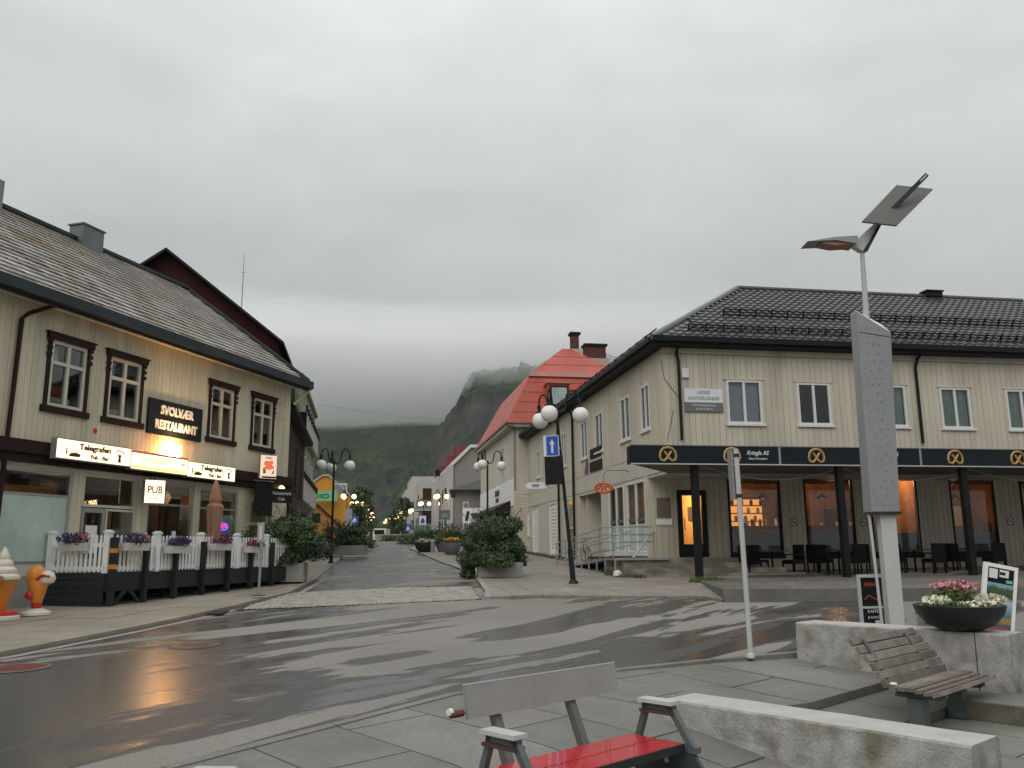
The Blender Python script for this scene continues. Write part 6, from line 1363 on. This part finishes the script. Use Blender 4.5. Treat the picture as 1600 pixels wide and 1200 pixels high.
# poster stand
t=thing('poster_stand','leaning white framed poster stand with a blue landscape picture at the right edge','poster stand',T(6.60,12.1,SL*12.1)@RZ(R(4))@RY(R(11)))
MB().box(-.24,-.19,0,.05,0,1.0).box(.19,.24,0,.05,0,1.0).box(-.19,.19,0,.05,.95,1.0).box(-.19,.19,0,.05,0,.05).build('frame',m_white,t); MB().box(-.19,.19,.01,.03,.05,.95).build('backing',m_black,t)
def land():
    m=bpy.data.materials.new('landscape_poster'); m.use_nodes=True; nt=m.node_tree; N=nt.nodes; L=nt.links; tc=N.new('ShaderNodeTexCoord'); s=N.new('ShaderNodeSeparateXYZ'); L.new(tc.outputs['Object'],s.inputs[0]); n=N.new('ShaderNodeTexNoise'); n.inputs['Scale'].default_value=12; L.new(tc.outputs['Object'],n.inputs[0])
    a=N.new('ShaderNodeMath'); a.operation='MULTIPLY_ADD'; L.new(n.outputs[0],a.inputs[0]); a.inputs[1].default_value=.10; L.new(s.outputs['Z'],a.inputs[2]); c=N.new('ShaderNodeValToRGB'); L.new(a.outputs[0],c.inputs[0]); e=c.color_ramp.elements; e[0].position=0; e[0].color=(.06,.07,.09,1); e[1].position=.95; e[1].color=(.3,.34,.4,1)
    for p,cc in ((.15,(.4,.08,.08)),(.22,(.06,.07,.09)),(.30,(.3,.24,.08)),(.36,(.08,.16,.2)),(.42,(.16,.27,.36)),(.55,(.42,.48,.52)),(.62,(.03,.07,.03)),(.72,(.06,.1,.03)),(.76,(.2,.35,.5))): q=e.new(p); q.color=(*cc,1)
    L.new(c.outputs[0],N['Principled BSDF'].inputs['Base Color']); return m
MB().box(-.185,.185,.002,.009,.06,.74).build('landscape_picture',land(),t); MB().box(-.17,-.05,.0,.008,.80,.93).build('print_patch',m_signwhite,t); MB().box(-.02,.11,.0,.008,.83,.93).build('print_patch',m_signwhite,t); MB().box(.08,.17,.0,.008,.76,.80).build('green_mark',m_greensign,t); MB().box(-.02,.06,-.003,-.0005,.86,.90).build('dark_print',m_black2,t)
MB().box(-.2,-.16,.05,.4,0,.03).box(.16,.2,.05,.4,0,.03).build('foot',m_white,t)
t=thing('white_table','white slatted outdoor table top edge cut off at the right of the picture','table',T(6.55,10.6,SL*10.6)); 
MB().box(0,.9,0,.6,.66,.70).build('tabletop',m_white,t); MB().box(-.22,.8,-.5,-.2,.42,.45).build('seat',m_white,t)
for x,y_,z in ((.05,.05,.66),(.8,.05,.66),(.8,.5,.66),(.05,.5,.66),(-.15,-.45,.42),(.7,-.45,.42)): MB().box(x,x+.03,y_,y_+.03,0,z).build('leg',m_white,t)
# manhole covers, drain
def cover(x,y,r,mtl,label):
    t=thing('manhole_cover',label,'manhole cover',T(x,y,SL*y+.004)@RX(math.atan(SL))); MB().lathe([(r+.05,0),(r+.05,.004),(r+.004,.005)],24).build('ring',m_concdark,t); b=MB().lathe([(r,0),(r,.006)],24); b.build('lid',mtl,t)
    b=MB()
    for k in range(-3,4): b.box(-r*.75,r*.75,k*r*.22-.012,k*r*.22+.012,.0062,.009)
    b.build('ribs',mtl,t)
cover(-5.75,10.3,.30,mat('rusty_red_iron',(.13,.035,.025),.6,.2,8),'rusty red round manhole cover near the left edge of the road'); cover(-4.36,11.15+.9,.28,mat('worn_iron',(.12,.09,.07),.4,.2,8,metal=.4),'grey round manhole cover in the wet road before the pub')
t=thing('road_drain','rusty drain grate at the left kerb','drain',T(-5.52,16.4,SL*16.4+.01)@RZ(R(8))); MB().box(-.15,.15,-.45,.45,0,.008).build('frame',m_brown,t)
for k in range(8): MB().box(-.12,.12,-.4+k*.105,-.35+k*.105,.0082,.02).build('bar',m_joint,t)
p=Vector((-2.02,5.93,.02)); t=tag(MB().hexa([(-.16,-.1,0),(.18,-.12,0),(.2,.1,0),(-.1,.12,0)],[(-.15,-.09,.03),(.16,-.11,.03),(.17,.09,.03),(-.09,.11,.03)]).build('pale_stone',m_granitetop,None,T(p.x,p.y,plz(p.x,p.y)+.004)),'pale stone slab corner at the bottom edge left of centre','stone')
p=Zp(1186,1193,LOW); b=MB(); blob(b,(0,0,.02),(.06,.04,.02),30,.05,0,.8); tag(b.build('pink_scrap',mat('pink_paper',(.55,.22,.25),.7),None,T(p.x,p.y,LOW)),'crumpled pink paper scrap at the foot of the front granite bench','litter')
t=tag(MB().lathe([(.02,0),(.14,.03),(.12,.14),(.04,.18)],9).build('white_bag',m_signwhite,None,T(3.05,25.6,hz(25.6)+.05)),'small pale stone-like bag lying under the steel ramp','bag')
b=MB()
for k in range(26):
    x=rnd.uniform(-2,12); y_=rnd.uniform(6,19); s=rnd.uniform(.012,.03); z=max(plz(x,y_) if y_<10.5 else SL*y_,SL*y_ if y_>11 else -1)+.012; b.add([(x,y_,z),(x+s*1.6,y_+s*.4,z),(x+s,y_+s*1.2,z+.004)],[(0,1,2)])
b.build('fallen_leaf',m_gold,kind='stuff')
# overhead wires across the street
t=tag(MB().tube([at(500,632,40)+(at(828,650,56)-at(500,632,40))*(k/12)-Vector((0,0,.5*math.sin(math.pi*k/12))) for k in range(13)],.006,4).build('overhead_wire',m_darksteel,None),'thin overhead wire spanning the street from the green building','wire')

# ================================================================= MOUNTAIN, CLOUD, HAZE
def mtn_mat():
    m=bpy.data.materials.new('mountain_slope'); m.use_nodes=True; nt=m.node_tree; N=nt.nodes; L=nt.links; b=N['Principled BSDF']; b.inputs['Roughness'].default_value=.95; b.inputs['Specular IOR Level'].default_value=.1
    g=N.new('ShaderNodeNewGeometry'); sx=N.new('ShaderNodeSeparateXYZ'); L.new(g.outputs['True Normal'],sx.inputs[0])
    def noi(s,d=6,st=(1,1,1)):
        mp=N.new('ShaderNodeMapping'); mp.inputs['Scale'].default_value=st; L.new(g.outputs['Position'],mp.inputs[0]); n=N.new('ShaderNodeTexNoise'); n.inputs['Scale'].default_value=s; n.inputs['Detail'].default_value=d; n.inputs['Roughness'].default_value=.62; L.new(mp.outputs[0],n.inputs[0]); return n.outputs[0]
    def ramp(x,a,c,lo=0,hi=1):
        r=N.new('ShaderNodeMapRange'); L.new(x,r.inputs[0]); 
        for i,v_ in ((1,a),(2,c),(3,lo),(4,hi)): r.inputs[i].default_value=v_
        return r.outputs[0]
    def mixc(f,a,c,bt='MIX'):
        x=N.new('ShaderNodeMix'); x.data_type='RGBA'; x.blend_type=bt
        if f is None: x.inputs[0].default_value=1
        else: L.new(f,x.inputs[0])
        for i,q in ((6,a),(7,c)):
            if isinstance(q,tuple): x.inputs[i].default_value=(*q,1)
            else: L.new(q,x.inputs[i])
        return x.outputs[2]
    gr=mixc(ramp(noi(.02),.4,.62),(.026,.048,.018),(.070,.105,.034)); rk=mixc(ramp(noi(.03,6,(1,1,.35)),.4,.62),(.022,.022,.025),(.085,.072,.066))
    ad=N.new('ShaderNodeMath'); ad.operation='MULTIPLY_ADD'; L.new(noi(.025),ad.inputs[0]); ad.inputs[1].default_value=.55; L.new(sx.outputs['Z'],ad.inputs[2])
    sp=N.new('ShaderNodeSeparateXYZ'); L.new(g.outputs['Position'],sp.inputs[0])
    bd=N.new('ShaderNodeMath'); bd.operation='MULTIPLY'; L.new(ramp(sp.outputs['Z'],45,75),bd.inputs[0]); L.new(ramp(sp.outputs['Z'],150,110),bd.inputs[1])
    bn=N.new('ShaderNodeMath'); bn.operation='MULTIPLY'; L.new(bd.outputs[0],bn.inputs[0]); L.new(ramp(noi(.030,6,(1,.5,.12)),.44,.60),bn.inputs[1])
    sb=N.new('ShaderNodeMath'); sb.operation='MULTIPLY_ADD'; L.new(bn.outputs[0],sb.inputs[0]); sb.inputs[1].default_value=-.34; L.new(ad.outputs[0],sb.inputs[2])
    c=mixc(ramp(sb.outputs[0],.72,.95),rk,gr); c=mixc(None,c,ramp(noi(.12,5),.3,.7,.7,1.3),'MULTIPLY'); L.new(c,b.inputs['Base Color']); return m
m_mtn=mtn_mat()
def fbm(x,y,s,o=5): 
    v_=0;a=1;f=s
    for k in range(o): v_+=a*noise.noise(Vector((x*f,y*f,3.7*k))); a*=.5; f*=2.03
    return v_
def interp(x,tab):
    if x<=tab[0][0]: return tab[0][1]
    for (a,p),(c,q) in zip(tab,tab[1:]):
        if x<=c: t_=(x-a)/(c-a); return p+(q-p)*t_
    return tab[-1][1]
RT=[(-160,0),(-106,18),(-90,40),(-80,66),(-75,108),(-72,124),(-65,130),(-62,143),(-54,146),(-51,158),(-42,161),(-40,173),(-34,177),(-20,178),(40,182),(120,196),(400,210),(900,190),(1400,150)]
LT=[(-1500,200),(-700,235),(-300,240),(-60,240),(100,230),(800,225),(1500,200)]
def mh(x,y):
    wx=x+20*fbm(x,y,.012,3)+5*fbm(x,y,.07,3); wy=y+40*fbm(x+300,y,.008,3)
    hr=interp(wx,RT)*sm((wy-640)/210)
    # left hillside: green shelf, a rock band below, then up into the cloud
    t_=(wy-820)/760
    hl=interp(x,LT)*(.30*sm((t_)/.18)+.70*sm((t_-.12)/.9)) if t_>0 else 0
    h=max(hr,hl)+ (9*fbm(x,y,.02,5)+11*abs(fbm(x,y,.05,4))+3*fbm(x,y,.15,2))*sm((max(hr,hl)-3)/30)
    return 1.9+h-(0 if h>0 else 0)
b=MB(); nx,ny=300,190; 
xs_=[-1500+ (3000*(i/nx)) for i in range(nx+1)]
xs_=[ (lambda s:900*s*abs(s)*1.2+280*s-90)(-1+2*i/nx) for i in range(nx+1)]
ys_=[560+ 340*(j/120) if j<120 else 900+ (j-120)*14 for j in range(ny+1)]
for yv in ys_:
    for xv in xs_: b.v.append((xv,yv,mh(xv,yv)))
n=nx+1
assert len(b.v)<90000
b.f=[(j*n+i,j*n+i+1,(j+1)*n+i+1,(j+1)*n+i) for j in range(ny) for i in range(nx)]; b.m=[0]*len(b.f)
b.build('mountain',m_mtn,kind='structure',smooth=False)
def vol(name,col,dens,aniso=0.):
    m=bpy.data.materials.new(name); m.use_nodes=True; nt=m.node_tree; N=nt.nodes; N.clear(); o=N.new('ShaderNodeOutputMaterial'); v_=N.new('ShaderNodeVolumePrincipled'); v_.inputs['Color'].default_value=(*col,1); v_.inputs['Density'].default_value=dens; v_.inputs['Anisotropy'].default_value=aniso; nt.links.new(v_.outputs[0],o.inputs['Volume']); return m
# low cloud: lens-shaped lumps of even density whose underside swallows the summits
m_cloud=vol('cloud_vapour',(.982,.986,.988),.0040); m_cloud2=vol('cloud_vapour_dense',(.990,.993,.995),.010)
for ci,(cx,rx_,cyy,ry_,hh,zc,seed,tilt) in enumerate(((-50,1700,1290,600,56,222,3,.08),(-400,1300,1330,500,64,228,11,.07),(350,1400,1200,520,42,193,19,.09))):
    bm=bmesh.new(); bmesh.ops.create_icosphere(bm,subdivisions=6,radius=1)
    for v_ in bm.verts:
        c=v_.co; q=Vector((c.x*5+seed,c.y*4,seed)); k=1+.16*noise.noise(Vector((c.x*3+seed,c.y*3,c.z*2)))
        big=noise.noise(q); fine=noise.noise(q*3.1); vf=noise.noise(q*8.3); yy_=c.y*ry_*k+cyy
        up=(45*big+22*fine+8*vf) if c.z>0 else (16*big+12*fine+5*vf)
        v_.co=Vector((c.x*rx_*k+cx,yy_,c.z*hh+abs(c.z)**.5*up+zc+(yy_-880)*tilt))
    me=bpy.data.meshes.new('low_cloud'); bm.to_mesh(me); bm.free(); me.materials.append(m_cloud2 if ci==2 else m_cloud)
    for p in me.polygons: p.use_smooth=True
    obj('low_cloud',me,kind='stuff')


# ---------------------------------------------------------------- lettering becomes plain mesh
dg=bpy.context.evaluated_depsgraph_get()
for o in [o for o in SC.objects if o.type=='FONT']:
    me=bpy.data.meshes.new_from_object(o.evaluated_get(dg)); me.name='lettering'
    if not me.materials: me.materials.append(o.data.materials[0])
    q=bpy.data.objects.new('lettering',me); COL.objects.link(q); q.parent=o.parent; q.matrix_local=o.matrix_local.copy(); bpy.data.objects.remove(o)
# the air between here and the mountain
m_air=vol('thin_haze',(.80,.87,.90),.00010)
MB().box(-2200,2200,-60,2300,-3,330).build('haze',m_air,kind='stuff')
